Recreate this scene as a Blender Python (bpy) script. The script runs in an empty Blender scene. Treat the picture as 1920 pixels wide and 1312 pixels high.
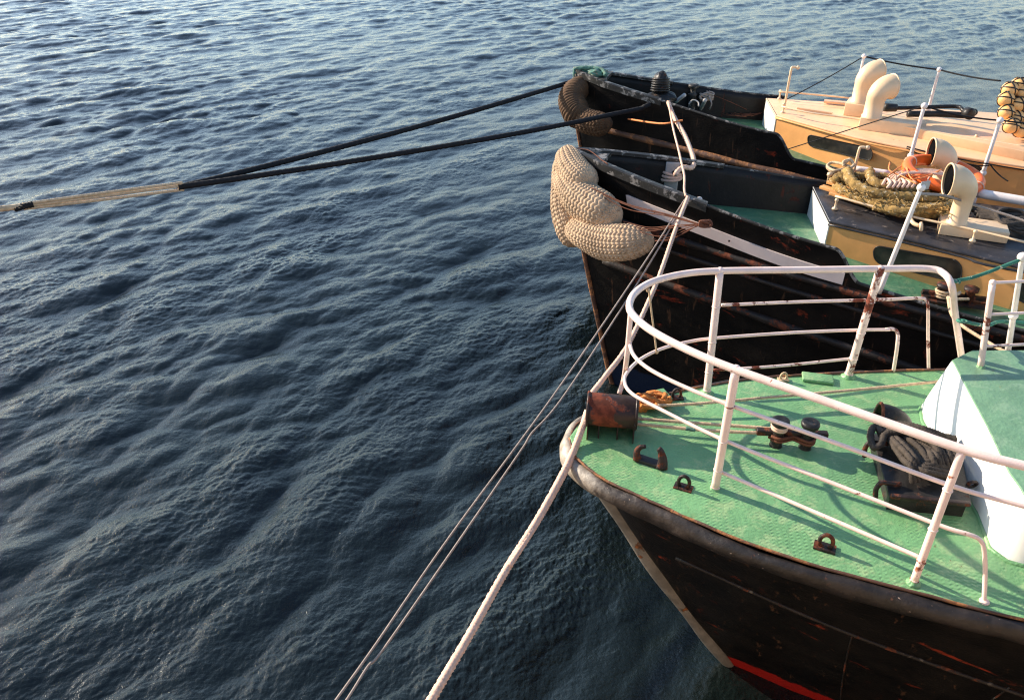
import bpy, math, random
import numpy as np
from mathutils import Vector, Matrix
random.seed(7); RNG = np.random.RandomState(11)
sc = bpy.context.scene
col = sc.collection
R = math.radians

# ---------------------------------------------------------------- camera, sky, sun, exposure
CAM_H, PITCH, FPX = 6.4, R(32), 1493.0
cam_d = bpy.data.cameras.new('camera'); cam_d.sensor_width = 36; cam_d.lens = 28.0
cam_d.clip_start = 0.05; cam_d.clip_end = 8000
cam = bpy.data.objects.new('camera', cam_d); col.objects.link(cam)
cam.location = (0, 0, CAM_H); cam.rotation_euler = (math.pi/2 - PITCH, 0, 0)
sc.camera = cam
SUN_AZ, SUN_EL = R(149), R(24)          # azimuth counted from +X towards +Y
sd = Vector((math.cos(SUN_AZ)*math.cos(SUN_EL), math.sin(SUN_AZ)*math.cos(SUN_EL), math.sin(SUN_EL)))
sl = bpy.data.lights.new('sun', 'SUN'); sl.energy = 5.0; sl.angle = R(0.5); sl.color = (1.0, 0.86, 0.69)
so = bpy.data.objects.new('sun', sl); col.objects.link(so)
so.rotation_euler = sd.to_track_quat('Z', 'Y').to_euler()
w = bpy.data.worlds.new('World'); sc.world = w; w.use_nodes = True
nt = w.node_tree
bg = nt.nodes['Background']; sky = nt.nodes.new('ShaderNodeTexSky')
sky.sky_type = 'NISHITA'; sky.sun_disc = False; sky.sun_elevation = SUN_EL
sky.sun_rotation = math.pi/2 - SUN_AZ
sky.air_density = 1.0; sky.dust_density = 0.3; sky.ozone_density = 1.2
nt.links.new(sky.outputs[0], bg.inputs[0]); bg.inputs[1].default_value = 0.15
sc.view_settings.view_transform = 'Standard'; sc.view_settings.look = 'None'
sc.view_settings.exposure = 0.8; sc.view_settings.gamma = 1.0
sc.cycles.max_bounces = 6
sc.cycles.sample_clamp_direct = 14.0; sc.cycles.sample_clamp_indirect = 4.0
sc.cycles.filter_width = 1.2
sc.cycles.denoising_prefilter = 'NONE'

CC, SS = math.cos(PITCH), math.sin(PITCH)
def ray(px, py):
    u = (px-960)/FPX; v = (py-656)/FPX
    return Vector((u, CC-v*SS, -SS-v*CC))
def P(px, py, z):
    """world point seen at a photo pixel, on the horizontal plane of height z"""
    r = ray(px, py); t = (z-CAM_H)/r.z
    return Vector((r.x*t, r.y*t, z))
def Q(px, py, y):
    r = ray(px, py); t = y/r.y
    return Vector((r.x*t, y, CAM_H+r.z*t))
def W(px, py, A, B):
    """world point seen at a pixel on the vertical plane through A and B"""
    r = ray(px, py); d = B-A; n = Vector((d.y, -d.x, 0))
    t = (n.x*A.x + n.y*A.y)/(n.x*r.x + n.y*r.y)
    return Vector((r.x*t, r.y*t, CAM_H + r.z*t))

# ---------------------------------------------------------------- materials
def new_mat(name):
    m = bpy.data.materials.new(name); m.use_nodes = True
    return m, m.node_tree, m.node_tree.nodes['Principled BSDF']
def N(nt, t, **kw):
    n = nt.nodes.new(t)
    for k, v in kw.items():
        if k in n.inputs: n.inputs[k].default_value = v
        else: setattr(n, k, v)
    return n
def mth(nt, op, a, b=None, clamp=False):
    n = nt.nodes.new('ShaderNodeMath'); n.operation = op; n.use_clamp = clamp
    for i, v in enumerate((a, b)):
        if v is None: continue
        if isinstance(v, (int, float)): n.inputs[i].default_value = v
        else: nt.links.new(v, n.inputs[i])
    return n.outputs[0]
def mix(nt, f, a, b):
    n = nt.nodes.new('ShaderNodeMix'); n.data_type = 'RGBA'
    for i, v in ((0, f), (6, a), (7, b)):
        if isinstance(v, (int, float)): n.inputs[i].default_value = v
        elif isinstance(v, tuple): n.inputs[i].default_value = (*v[:3], 1)
        else: nt.links.new(v, n.inputs[i])
    return n.outputs[2]
def ramp(nt, v, a, b):
    n = nt.nodes.new('ShaderNodeMapRange'); n.interpolation_type = 'SMOOTHSTEP'
    n.inputs[1].default_value = a; n.inputs[2].default_value = b
    nt.links.new(v, n.inputs[0]); return n.outputs[0]
def noise(nt, vec, scale, detail=4, rough=.55, dist=0):
    n = N(nt, 'ShaderNodeTexNoise', Scale=scale, Detail=detail, Roughness=rough, Distortion=dist)
    if vec is not None: nt.links.new(vec, n.inputs['Vector'])
    return n.outputs[0]
def pos(nt, sc3=(1, 1, 1), rotz=0):
    g = nt.nodes.new('ShaderNodeTexCoord'); m = nt.nodes.new('ShaderNodeMapping')
    m.inputs['Scale'].default_value = sc3; m.inputs['Rotation'].default_value = (0, 0, rotz)
    nt.links.new(g.outputs['Object'], m.inputs[0]); return m.outputs[0]
def bump(nt, b, h, strength=.4, dist=.01):
    n = nt.nodes.new('ShaderNodeBump'); n.inputs['Strength'].default_value = strength
    n.inputs['Distance'].default_value = dist; nt.links.new(h, n.inputs['Height'])
    nt.links.new(n.outputs[0], b.inputs['Normal']); return n
RUST = (.20, .055, .018)
def paint(name, base, rough=.45, var=.25, vs=3.0, rust=None, rscale=5.0, rcol=RUST, alt=None, at_=.55, ascale=6, bscale=60, bstr=.25, metal=0, stretch=(1, 1, 1), drip=False):
    m, nt, b = new_mat(name)
    p = pos(nt, stretch)
    n1 = noise(nt, p, vs, 6, .6)
    dark = tuple(c*(1-var) for c in base); lite = tuple(min(1, c*(1+var*.6)) for c in base)
    c = mix(nt, ramp(nt, n1, .3, .7), dark, lite)
    if alt:
        f = ramp(nt, noise(nt, p, ascale, 8, .65, .4), at_, at_+.06)
        c = mix(nt, f, c, alt)
    rr = rough
    b.inputs['Roughness'].default_value = rough
    h = noise(nt, p, bscale, 5, .6)
    if base[0] < .06 and not metal: b.inputs['Specular IOR Level'].default_value = .3
    if rust:
        n2 = noise(nt, p, rscale, 9, .68, .3)
        if drip:
            n3 = noise(nt, pos(nt, (9, 9, .8)), 1.4, 6, .6)
            n2 = mth(nt, 'MAXIMUM', n2, mth(nt, 'MULTIPLY', n3, .97))
        f = ramp(nt, n2, rust, rust+.05)
        rc = mix(nt, ramp(nt, noise(nt, p, rscale*5, 4), .35, .65), tuple(x*.45 for x in rcol), rcol)
        c = mix(nt, f, c, rc)
        nt.links.new(mth(nt, 'ADD', mth(nt, 'MULTIPLY', f, .8-rough), rough), b.inputs['Roughness'])
        h = mth(nt, 'SUBTRACT', h, mth(nt, 'MULTIPLY', f, .6))
    nt.links.new(c, b.inputs['Base Color'])
    b.inputs['Metallic'].default_value = metal
    bump(nt, b, h, bstr, .006)
    return m

M = {}
M['rail'] = paint('rail_paint', (.92, .69, .60), .38, .10, 7, rust=.635, rscale=7, rcol=(.42, .13, .06), bscale=90)
M['rail_rusty'] = paint('rusty_rail_paint', (.90, .68, .59), .45, .12, 7, rust=.53, rscale=5.5, rcol=(.24, .05, .022), bscale=90)
M['stanchion'] = paint('stanchion_paint', (.86, .76, .70), .4, .1, 7, rust=.68, rscale=8)
M['white'] = paint('white_gloss_paint', (.88, .86, .80), .35, .05, 2, rust=.735, rscale=3, rcol=(.45, .27, .14), drip=True, bscale=14, bstr=.12)
M['tan'] = paint('tan_paint', (.84, .40, .135), .42, .12, 2.5, rust=.70, rscale=5, bscale=18, bstr=.18)
M['cream'] = paint('cream_paint', (.84, .51, .28), .42, .12, 3, rust=.655, rscale=3.4, bscale=22, bstr=.2)
M['cream_clean'] = paint('cream_vent_paint', (.82, .58, .35), .38, .10, 3, rust=.70, rscale=6, bscale=22, bstr=.12)
M['roofblack'] = paint('black_roof_paint', (.035, .033, .036), .35, .4, 4, rust=.66, rscale=6, alt=(.16, .13, .11), at_=.60, ascale=9, bscale=30)
M['housewhite'] = paint('house_front_paint', (.80, .78, .72), .4, .08, 3, rust=.72, rscale=6, bscale=20)
M['rusty'] = paint('rusty_iron', (.030, .020, .018), .45, .5, 8, rust=.50, rscale=9, rcol=(.16, .045, .02), bscale=50, bstr=.5)
M['iron'] = paint('black_iron', (.025, .023, .022), .4, .5, 8, rust=.60, rscale=12, rcol=(.12, .05, .028), bscale=50, bstr=.5)
M['roller'] = paint('roller_rust', (.035, .02, .017), .38, .5, 4, rust=.50, rscale=3.2, rcol=(.20, .045, .02), alt=(.18, .17, .17), at_=.60, ascale=7, bscale=40, bstr=.4)
M['bulwark'] = paint('bulwark_black', (.009, .0075, .007), .5, .5, 4, rust=.615, rscale=4, rcol=(.085, .022, .012), bscale=25, bstr=.4, drip=True)
M['bulwark_cap'] = paint('worn_cap', (.035, .033, .03), .5, .4, 6, rust=.64, rscale=9, rcol=(.14, .06, .035), alt=(.24, .22, .2), at_=.53, ascale=9, bscale=40, bstr=.6)
M['board'] = paint('board_white', (.86, .70, .63), .5, .08, 4, rust=.68, rscale=8)
M['plank'] = paint('varnished_plank', (.62, .30, .10), .45, .2, 3, stretch=(.5, 6, 6))
M['orange'] = paint('orange_plastic', (.92, .15, .02), .4, .1, 3)
M['float'] = paint('float_plastic', (.94, .50, .18), .4, .1, 5, rust=.66, rscale=5, rcol=(.5, .2, .05))
M['blackrope'] = paint('black_rope', (.012, .012, .014), .8, .3, 30, bscale=150, bstr=.6)
M['rope'] = paint('beige_rope', (.62, .45, .28), .85, .25, 25, bscale=200, bstr=.7)
M['whiterope'] = paint('white_rope', (.76, .50, .37), .8, .12, 25, bscale=200, bstr=.5)
M['greyrope'] = paint('grey_rope', (.34, .28, .24), .8, .2, 25, bscale=200, bstr=.5)
M['darkpile'] = paint('tarred_rope', (.060, .045, .033), .85, .45, 14, bscale=160, bstr=.8)
M['weedrope'] = paint('weedy_rope', (.34, .21, .065), .95, .6, 12, alt=(.50, .42, .28), at_=.57, ascale=20, bscale=90, bstr=1.0)
M['fender'] = paint('fender_rope', (.54, .38, .24), .9, .32, 5, alt=(.33, .22, .13), at_=.585, ascale=7, bscale=160, bstr=.7)
M['oldfender'] = paint('old_fender_rope', (.10, .05, .021), .9, .35, 9, bscale=140, bstr=.8)
M['lashing'] = paint('brown_lashing', (.17, .055, .025), .85, .3, 20, bscale=150)
M['orangerope'] = paint('orange_rope', (.80, .26, .08), .8, .2, 20, bscale=150)
M['bluerope'] = paint('green_rope', (.05, .20, .14), .8, .3, 12, alt=(.60, .52, .36), at_=.56, ascale=14)
M['tarp'] = paint('green_net', (.10, .22, .17), .9, .4, 12, alt=(.28, .24, .18), at_=.55, ascale=14, bscale=70, bstr=1)
M['cloth'] = paint('orange_net', (.62, .22, .05), .9, .35, 14, bscale=80, bstr=1)
M['shade_black'] = paint('hole_shade', (.004, .004, .005), .95, .5, 60)  # near-black: paints the shade inside the cowl mouths; also used on the scuppers
M['galv'] = paint('galvanised', (.42, .40, .38), .5, .15, 10, rust=.66, rscale=10)

M['shade_black'].node_tree.nodes['Principled BSDF'].inputs['Specular IOR Level'].default_value = .03
def glass_mat():
    m, nt, b = new_mat('dirty_window_glass')
    n = noise(nt, pos(nt), 5, 6)
    nt.links.new(mix(nt, ramp(nt, n, .35, .75), (.018, .017, .015), (.07, .06, .045)), b.inputs['Base Color'])
    b.inputs['Roughness'].default_value = .22
    return m
M['glass'] = glass_mat()

def deck_mat(name, base, worn, weave):
    m, nt, b = new_mat(name)
    p = pos(nt)
    n1 = noise(nt, p, 1.6, 6, .6); n2 = noise(nt, p, 7, 8, .7, .5)
    c = mix(nt, ramp(nt, n1, .3, .7), tuple(x*.82 for x in base), tuple(x*1.12 for x in base))
    c = mix(nt, mth(nt, 'MULTIPLY', ramp(nt, n2, .49, .62), .6), c, worn)
    f = ramp(nt, noise(nt, p, 13, 9, .75, .4), .64, .69)
    c = mix(nt, f, c, (.15, .13, .05))
    f = ramp(nt, noise(nt, p, 1.1, 8, .7, .8), .56, .74)
    c = mix(nt, mth(nt, 'MULTIPLY', f, .45), c, (.10, .20, .07))
    sp = ramp(nt, noise(nt, p, 55, 3, .5), .69, .74)
    c = mix(nt, mth(nt, 'MULTIPLY', sp, .5), c, (.05, .05, .03))
    nt.links.new(c, b.inputs['Base Color'])
    b.inputs['Roughness'].default_value = .42
    # anti-slip weave: short scallops in rows across the deck
    pm = pos(nt, (1, 1, 1), R(8))
    sep = nt.nodes.new('ShaderNodeSeparateXYZ'); nt.links.new(pm, sep.inputs[0])
    wob = mth(nt, 'MULTIPLY', noise(nt, p, 6, 3), 1.1)
    a = mth(nt, 'SINE', mth(nt, 'ADD', mth(nt, 'MULTIPLY', sep.outputs[0], 2*math.pi/.042), mth(nt, 'MULTIPLY', wob, 2)))
    bb = mth(nt, 'SINE', mth(nt, 'ADD', mth(nt, 'MULTIPLY', sep.outputs[1], 2*math.pi/.030), mth(nt, 'ADD', mth(nt, 'MULTIPLY', a, .9), mth(nt, 'MULTIPLY', wob, 3))))
    pres = ramp(nt, noise(nt, p, 2.4, 5, .65), .40, .62)
    h = mth(nt, 'MULTIPLY', mth(nt, 'MULTIPLY', bb, pres), weave)
    h = mth(nt, 'ADD', h, mth(nt, 'MULTIPLY', noise(nt, p, 30, 6, .6), 1.6))
    h = mth(nt, 'ADD', h, mth(nt, 'MULTIPLY', noise(nt, p, 5, 3, .5), 3.0))
    h = mth(nt, 'ADD', h, mth(nt, 'MULTIPLY', n2, -.8))
    bump(nt, b, h, .6, .006)
    return m
M['deck'] = deck_mat('green_deck', (.165, .365, .160), (.34, .47, .23), .42)
M['deck_plain'] = deck_mat('green_deck_smooth', (.075, .20, .11), (.2, .30, .17), .05)
M['housegreen'] = deck_mat('green_roof', (.145, .285, .165), (.22, .35, .22), .0)

def hull_mat(name, zline, botcol, rust_thr, scrape):
    m, nt, b = new_mat(name)
    p = pos(nt, (1, 1, 1.6)); g = nt.nodes.new('ShaderNodeTexCoord')
    sep = nt.nodes.new('ShaderNodeSeparateXYZ'); nt.links.new(g.outputs['Object'], sep.inputs[0])
    z = sep.outputs[2]
    base = mix(nt, ramp(nt, noise(nt, p, 2.2, 6), .3, .7), (.0035, .003, .003), (.012, .0095, .008))
    f = ramp(nt, noise(nt, p, 1.7, 10, .72, .5), rust_thr, rust_thr+.05)
    rc = mix(nt, ramp(nt, noise(nt, p, 9, 6), .4, .62), (.03, .008, .005), (.24, .035, .014))
    c = mix(nt, f, base, rc)
    ps = pos(nt, (1.2, 1.2, 9))
    f2 = ramp(nt, noise(nt, ps, 5, 9, .75, .3), scrape, scrape+.03)
    c = mix(nt, f2, c, (.15, .11, .075))
    f5 = ramp(nt, noise(nt, pos(nt, (1, 1, 3.2)), .95, 9, .66, .6), .625, .66)
    c = mix(nt, f5, c, mix(nt, ramp(nt, noise(nt, p, 14, 5), .4, .6), (.09, .02, .01), (.24, .03, .013)))
    # vertical run marks
    f3 = ramp(nt, noise(nt, pos(nt, (10, 10, .5)), 1.6, 5, .6), .62, .70)
    c = mix(nt, mth(nt, 'MULTIPLY', f3, .7), c, (.09, .045, .025))
    zz = mth(nt, 'ADD', z, mth(nt, 'MULTIPLY', noise(nt, p, 5, 7, .7), .2))
    fb = ramp(nt, zz, zline+.06, zline+.03)
    fb2 = mth(nt, 'SUBTRACT', 1.0, ramp(nt, zz, zline+.035, zline+.065))
    c = mix(nt, fb2, c, botcol)
    nt.links.new(c, b.inputs['Base Color'])
    nt.links.new(mth(nt, 'ADD', .42, mth(nt, 'MULTIPLY', f, .35)), b.inputs['Roughness'])
    b.inputs['Specular IOR Level'].default_value = .18
    h = mth(nt, 'ADD', noise(nt, p, 30, 6), mth(nt, 'MULTIPLY', noise(nt, pos(nt, (1, 1, 1)), 1.8, 2), 7))
    bump(nt, b, h, .5, .008)
    return m
M['hull_near'] = hull_mat('near_hull_black', .21, (.33, .014, .010), .615, .665)
M['hull_mid'] = hull_mat('middle_hull_black', .42, (.010, .018, .04), .61, .66)
M['hull_far'] = hull_mat('far_hull_black', .42, (.06, .012, .01), .61, .66)

def rim_mat():
    m, nt, b = new_mat('worn_rim')
    p = pos(nt)
    sep = nt.nodes.new('ShaderNodeSeparateXYZ'); nt.links.new(p, sep.inputs[0])
    n = noise(nt, p, 3.0, 9, .7, .5)
    # the paint is rubbed off round the bow and survives further aft
    worn = mth(nt, 'ADD', mth(nt, 'MULTIPLY', mth(nt, 'ADD', sep.outputs[0], 1.38), -.55), n)
    f = ramp(nt, worn, .44, .66); f0 = ramp(nt, worn, .10, .42)
    pale = mix(nt, ramp(nt, noise(nt, p, 11, 7), .35, .65), (.24, .20, .155), (.42, .37, .30))
    brn = mix(nt, ramp(nt, noise(nt, p, 8, 7), .35, .65), (.024, .018, .015), (.062, .048, .039))
    blk = mix(nt, ramp(nt, noise(nt, p, 8, 7), .35, .7), (.010, .008, .007), (.028, .021, .018))
    c = mix(nt, f, mix(nt, f0, blk, brn), pale)
    f2 = ramp(nt, noise(nt, p, 26, 6, .7), .66, .70)
    c = mix(nt, f2, c, (.36, .26, .20))
    f3 = ramp(nt, noise(nt, p, 7, 8, .7), .63, .68)
    c = mix(nt, f3, c, (.11, .045, .025))
    nt.links.new(c, b.inputs['Base Color']); b.inputs['Roughness'].default_value = .5
    bump(nt, b, mth(nt, 'ADD', noise(nt, p, 40, 6), mth(nt, 'MULTIPLY', noise(nt, p, 4, 2), 6)), .5, .008)
    return m
M['rim'] = rim_mat()
M['stem'] = paint('worn_stem', (.22, .20, .17), .55, .35, 5, rust=.60, rscale=5, rcol=(.32, .11, .03), alt=(.04, .035, .03), at_=.60, ascale=5, bscale=40, bstr=.6)
M['stem_rust'] = paint('rusty_stem', (.13, .06, .035), .6, .4, 6, rust=.50, rscale=6, rcol=(.38, .16, .06), bscale=40, bstr=.6)
M['strake'] = paint('scuffed_strake', (.022, .017, .015), .5, .4, 5, rust=.535, rscale=4.5, rcol=(.17, .045, .02), alt=(.12, .10, .08), at_=.62, ascale=14, bscale=30, bstr=.6)

def water_mat():
    m, nt, b = new_mat('harbour_water')
    b.inputs['Base Color'].default_value = (.006, .0105, .0100, 1)
    b.inputs['Roughness'].default_value = .03
    b.inputs['IOR'].default_value = 1.45
    n3 = noise(nt, pos(nt), 34, 4, .65, .5)
    bump(nt, b, n3, .7, .010)
    return m
M['water'] = water_mat()

# ---------------------------------------------------------------- mesh helpers
class MB:
    def __init__(s): s.v = []; s.f = []; s.smooth = []
    def add(s, vs, fs, smooth=True):
        o = len(s.v); s.v += [Vector(v) for v in vs]
        s.f += [tuple(i+o for i in f) for f in fs]; s.smooth += [smooth]*len(fs)
        return s
    def build(s, name, m, parent=None, bevel=0, label=None):
        org = parent.get('_w') if parent is not None else (0, 0, 0)
        me = bpy.data.meshes.new(name)
        if parent is None:
            # top-level mesh: origin at the middle of its base
            xs = np.array([tuple(v) for v in s.v]); mid = (xs.min(0)+xs.max(0))/2
            org = (float(mid[0]), float(mid[1]), float(xs[:, 2].min()))
        ov = Vector(org)
        me.from_pydata([tuple(v-ov) for v in s.v], [], s.f)
        me.polygons.foreach_set('use_smooth', s.smooth)
        me.materials.append(M[m]); me.validate(); me.update()
        o = bpy.data.objects.new(name, me); col.objects.link(o)
        if parent is None: o.location = ov
        else:
            o.parent = parent
        o['_w'] = list(org)
        if bevel:
            bm = o.modifiers.new('bevel', 'BEVEL'); bm.width = bevel; bm.segments = 3; bm.limit_method = 'ANGLE'; bm.angle_limit = R(35)
            for pl in me.polygons: pl.use_smooth = True
        if label: o['label'] = label
        return o

def frames(path):
    pts = [Vector(p) for p in path]; n = len(pts); T = []
    for i in range(n):
        a = pts[max(i-1, 0)]; b = pts[min(i+1, n-1)]; t = b-a
        T.append(t.normalized() if t.length > 1e-9 else Vector((1, 0, 0)))
    up = Vector((0, 0, 1)) if abs(T[0].z) < .9 else Vector((1, 0, 0))
    X = T[0].cross(up).normalized(); out = []
    L = 0
    for i in range(n):
        if i:
            L += (pts[i]-pts[i-1]).length
            X = (X - T[i]*X.dot(T[i]))
            X = X.normalized() if X.length > 1e-6 else T[i].orthogonal().normalized()
        out.append((pts[i], X, T[i].cross(X).normalized(), L))
    return out
def smooth(pts, step=.05):
    """Catmull-Rom through pts, resampled about every step metres"""
    pts = [Vector(p) for p in pts]
    if len(pts) < 3:
        n = max(2, int((pts[1]-pts[0]).length/step))
        return [pts[0].lerp(pts[1], i/n) for i in range(n+1)]
    e = [pts[0]*2-pts[1]]+pts+[pts[-1]*2-pts[-2]]
    out = []
    for i in range(1, len(e)-2):
        p0, p1, p2, p3 = e[i-1:i+3]
        n = max(1, int(math.ceil((p2-p1).length/step)))
        for k in range(n):
            t = k/n
            out.append(.5*((2*p1)+(p2-p0)*t+(2*p0-5*p1+4*p2-p3)*t*t+(3*p1-p0-3*p2+p3)*t**3))
    out.append(pts[-1]); return out
def tube(mb, path, r, seg=12, disp=None, caps=True, flat=None):
    fr = frames(path); n = len(fr); vs = []; fs = []
    tot = fr[-1][3]
    for i, (p, X, Y, L) in enumerate(fr):
        rr = r(L/tot if tot else 0) if callable(r) else r
        for j in range(seg):
            a = 2*math.pi*j/seg
            q = rr + (disp(a, L, rr) if disp else 0)
            vs.append(p + X*math.cos(a)*q + Y*math.sin(a)*q*(flat or 1))
    for i in range(n-1):
        for j in range(seg):
            k = (j+1) % seg
            fs.append((i*seg+j, i*seg+k, (i+1)*seg+k, (i+1)*seg+j))
    if caps:
        fs.append(tuple(range(seg-1, -1, -1))); fs.append(tuple((n-1)*seg+j for j in range(seg)))
    mb.add(vs, fs); return mb
def rope(mb, path, r, pitch=None, strands=3, seg=12, depth=.28, step=None):
    pitch = pitch or r*7
    path = smooth(path, step or pitch/7)
    kk = 2*math.pi/pitch
    def d(a, L, rr): return rr*(depth*abs(math.cos(strands/2*(a-kk*L)))-depth*.6)
    return tube(mb, path, r, seg, d)
def braid(mb, path, r, pitch=None, seg=20):
    pitch = pitch or r*2.4
    path = smooth(path, pitch/5); kk = 2*math.pi/pitch
    def d(a, L, rr): return rr*.42*(abs(math.sin(2*a+kk*L))*abs(math.sin(2*a-kk*L))-.4)
    return tube(mb, path, r, seg, d)
def box(mb, c, sx, sy, sz, rz=0, mat=None):
    Rm = mat or Matrix.Rotation(rz, 3, 'Z')
    vs = [Vector(c)+Rm@Vector((x*sx/2, y*sy/2, z*sz/2)) for z in (-1, 1) for x, y in ((-1, -1), (1, -1), (1, 1), (-1, 1))]
    mb.add(vs, [(3, 2, 1, 0), (4, 5, 6, 7), (0, 1, 5, 4), (1, 2, 6, 5), (2, 3, 7, 6), (3, 0, 4, 7)], False); return mb
def bar(mb, a, b, w, h, up=Vector((0, 0, 1))):
    a = Vector(a); b = Vector(b); t = (b-a); L = t.length; t.normalize()
    x = t.cross(up); x = x.normalized() if x.length > 1e-4 else Vector((1, 0, 0)); y = x.cross(t)
    return box(mb, (a+b)/2, L, w, h, mat=Matrix((t, x, y)).transposed())
def prism(mb, poly, z0, z1, sm=False):
    """poly: list of points (ccw or not), z0/z1 numbers or lists"""
    n = len(poly)
    zz0 = z0 if isinstance(z0, list) else [z0]*n; zz1 = z1 if isinstance(z1, list) else [z1]*n
    A = sum(poly[i][0]*poly[(i+1) % n][1]-poly[(i+1) % n][0]*poly[i][1] for i in range(n))
    idx = list(range(n)) if A > 0 else list(range(n-1, -1, -1))
    vs = [Vector((poly[i][0], poly[i][1], zz0[i])) for i in idx]+[Vector((poly[i][0], poly[i][1], zz1[i])) for i in idx]
    fs = [tuple(range(n-1, -1, -1)), tuple(range(n, 2*n))]+[(i, (i+1) % n, n+(i+1) % n, n+i) for i in range(n)]
    mb.add(vs, fs, sm); return mb
def lathe(mb, o, prof, seg=20, axis=None):
    o = Vector(o); ax = Vector(axis).normalized() if axis else Vector((0, 0, 1))
    X = ax.orthogonal().normalized(); Y = ax.cross(X); n = len(prof); vs = []; fs = []
    for r, h in prof:
        for j in range(seg):
            a = 2*math.pi*j/seg; vs.append(o+ax*h+(X*math.cos(a)+Y*math.sin(a))*r)
    for i in range(n-1):
        for j in range(seg):
            k = (j+1) % seg; fs.append((i*seg+j, i*seg+k, (i+1)*seg+k, (i+1)*seg+j))
    fs.append(tuple(range(seg-1, -1, -1))); fs.append(tuple((n-1)*seg+j for j in range(seg)))
    mb.add(vs, fs); return mb
def ball(mb, c, r, sz=1, seg=14, ring=9):
    return lathe(mb, Vector(c), [(max(1e-4, r*math.sin(math.pi*i/ring)), -r*sz*math.cos(math.pi*i/ring)) for i in range(ring+1)], seg)
def torus(mb, c, Rr, r, axis=(0, 0, 1), seg=28, s2=10, sx=1):
    c = Vector(c); ax = Vector(axis).normalized(); X = ax.orthogonal().normalized(); Y = ax.cross(X); vs = []; fs = []
    for i in range(seg):
        a = 2*math.pi*i/seg; d = X*math.cos(a)+Y*math.sin(a)
        for j in range(s2):
            b = 2*math.pi*j/s2; vs.append(c+d*(Rr+r*math.cos(b))+ax*r*math.sin(b))
    for i in range(seg):
        for j in range(s2):
            i2 = (i+1) % seg; j2 = (j+1) % s2; fs.append((i*s2+j, i2*s2+j, i2*s2+j2, i*s2+j2))
    mb.add(vs, fs); return mb
def grid(mb, rows, sm=True, close=False):
    n = len(rows); m = len(rows[0]); vs = [v for r in rows for v in r]
    mb.add(vs, [(i*m+j, i*m+(j+1) % m, (i+1)*m+(j+1) % m, (i+1)*m+j) for i in range(n-1) for j in range(m if close else m-1)], sm); return mb

def tag(o, label, cat, group=None, kind=None):
    if label: o['label'] = label
    if cat: o['category'] = cat
    if group: o['group'] = group
    if kind: o['kind'] = kind
    return o
def thing(name, loc, label, cat, group=None):
    o = bpy.data.objects.new(name, None); o.empty_display_size = .2; col.objects.link(o)
    o.location = loc; o['_w'] = list(loc); return tag(o, label, cat, group)

# ---------------------------------------------------------------- hulls
def herm(xs, ys):
    xs = np.array(xs, float); ys = np.array(ys, float)
    d = np.diff(ys)/np.diff(xs); m = np.zeros(len(xs)); m[1:-1] = np.where(d[1:]*d[:-1] > 0, 2*d[1:]*d[:-1]/(d[1:]+d[:-1]+1e-12), 0)
    m[0] = d[0]; m[-1] = d[-1]
    def f(x):
        if x <= xs[0]: return float(ys[0])
        if x >= xs[-1]: return float(ys[-1])
        i = int(np.searchsorted(xs, x)-1); h = xs[i+1]-xs[i]; t = (x-xs[i])/h
        return float((2*t**3-3*t*t+1)*ys[i]+(t**3-2*t*t+t)*h*m[i]+(-2*t**3+3*t*t)*ys[i+1]+(t**3-t*t)*h*m[i+1])
    return f
class Hull:
    def __init__(s, O, th, stem, hbD, hbW, zref, pw):
        s.O = Vector(O); s.a = Vector((math.cos(th), math.sin(th), 0)); s.n = Vector((math.sin(th), -math.cos(th), 0))
        s.stem = herm(*zip(*stem)); s.D = herm(*zip(*hbD)); s.W = herm(*zip(*hbW)); s.zref = zref; s.pw = pw
    def loc(s, x, b, z): return Vector((s.O.x, s.O.y, 0))+s.a*x+s.n*b+Vector((0, 0, z))
    def hb(s, x, z):
        u = x-s.stem(z)
        if u <= 0: return 0.0
        w = min(1.15, max(0, z/s.zref))**s.pw
        return s.W(u)*(1-w)+s.D(u)*w
    def pt(s, x, z, side, off=0): return s.loc(x, side*(s.hb(x, z)+off), z)
    def skin(s, mb, ztop, us, nl=26, zb=-.6):
        for side in (1, -1):
            rows = []
            for u in us:
                row = []
                for k in range(nl+1):
                    # station leans with the stem near the bow
                    zt = ztop(u); z = zb+(zt-zb)*k/nl
                    x = u+s.stem(z)*max(0, 1-u/3.0)
                    row.append(s.pt(x, z, side))
                rows.append(row)
            if side < 0: rows = rows[::-1]
            grid(mb, rows)
        # transom
        u = us[-1]; ring = [s.pt(u, zb+(ztop(u)-zb)*k/nl, 1) for k in range(nl+1)]+[s.pt(u, zb+(ztop(u)-zb)*k/nl, -1) for k in range(nl, -1, -1)]
        mb.add(ring, [tuple(range(len(ring)))], False)
        return mb
def stations(n, L, p=2.0): return [L*(i/n)**p for i in range(n+1)]

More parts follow.
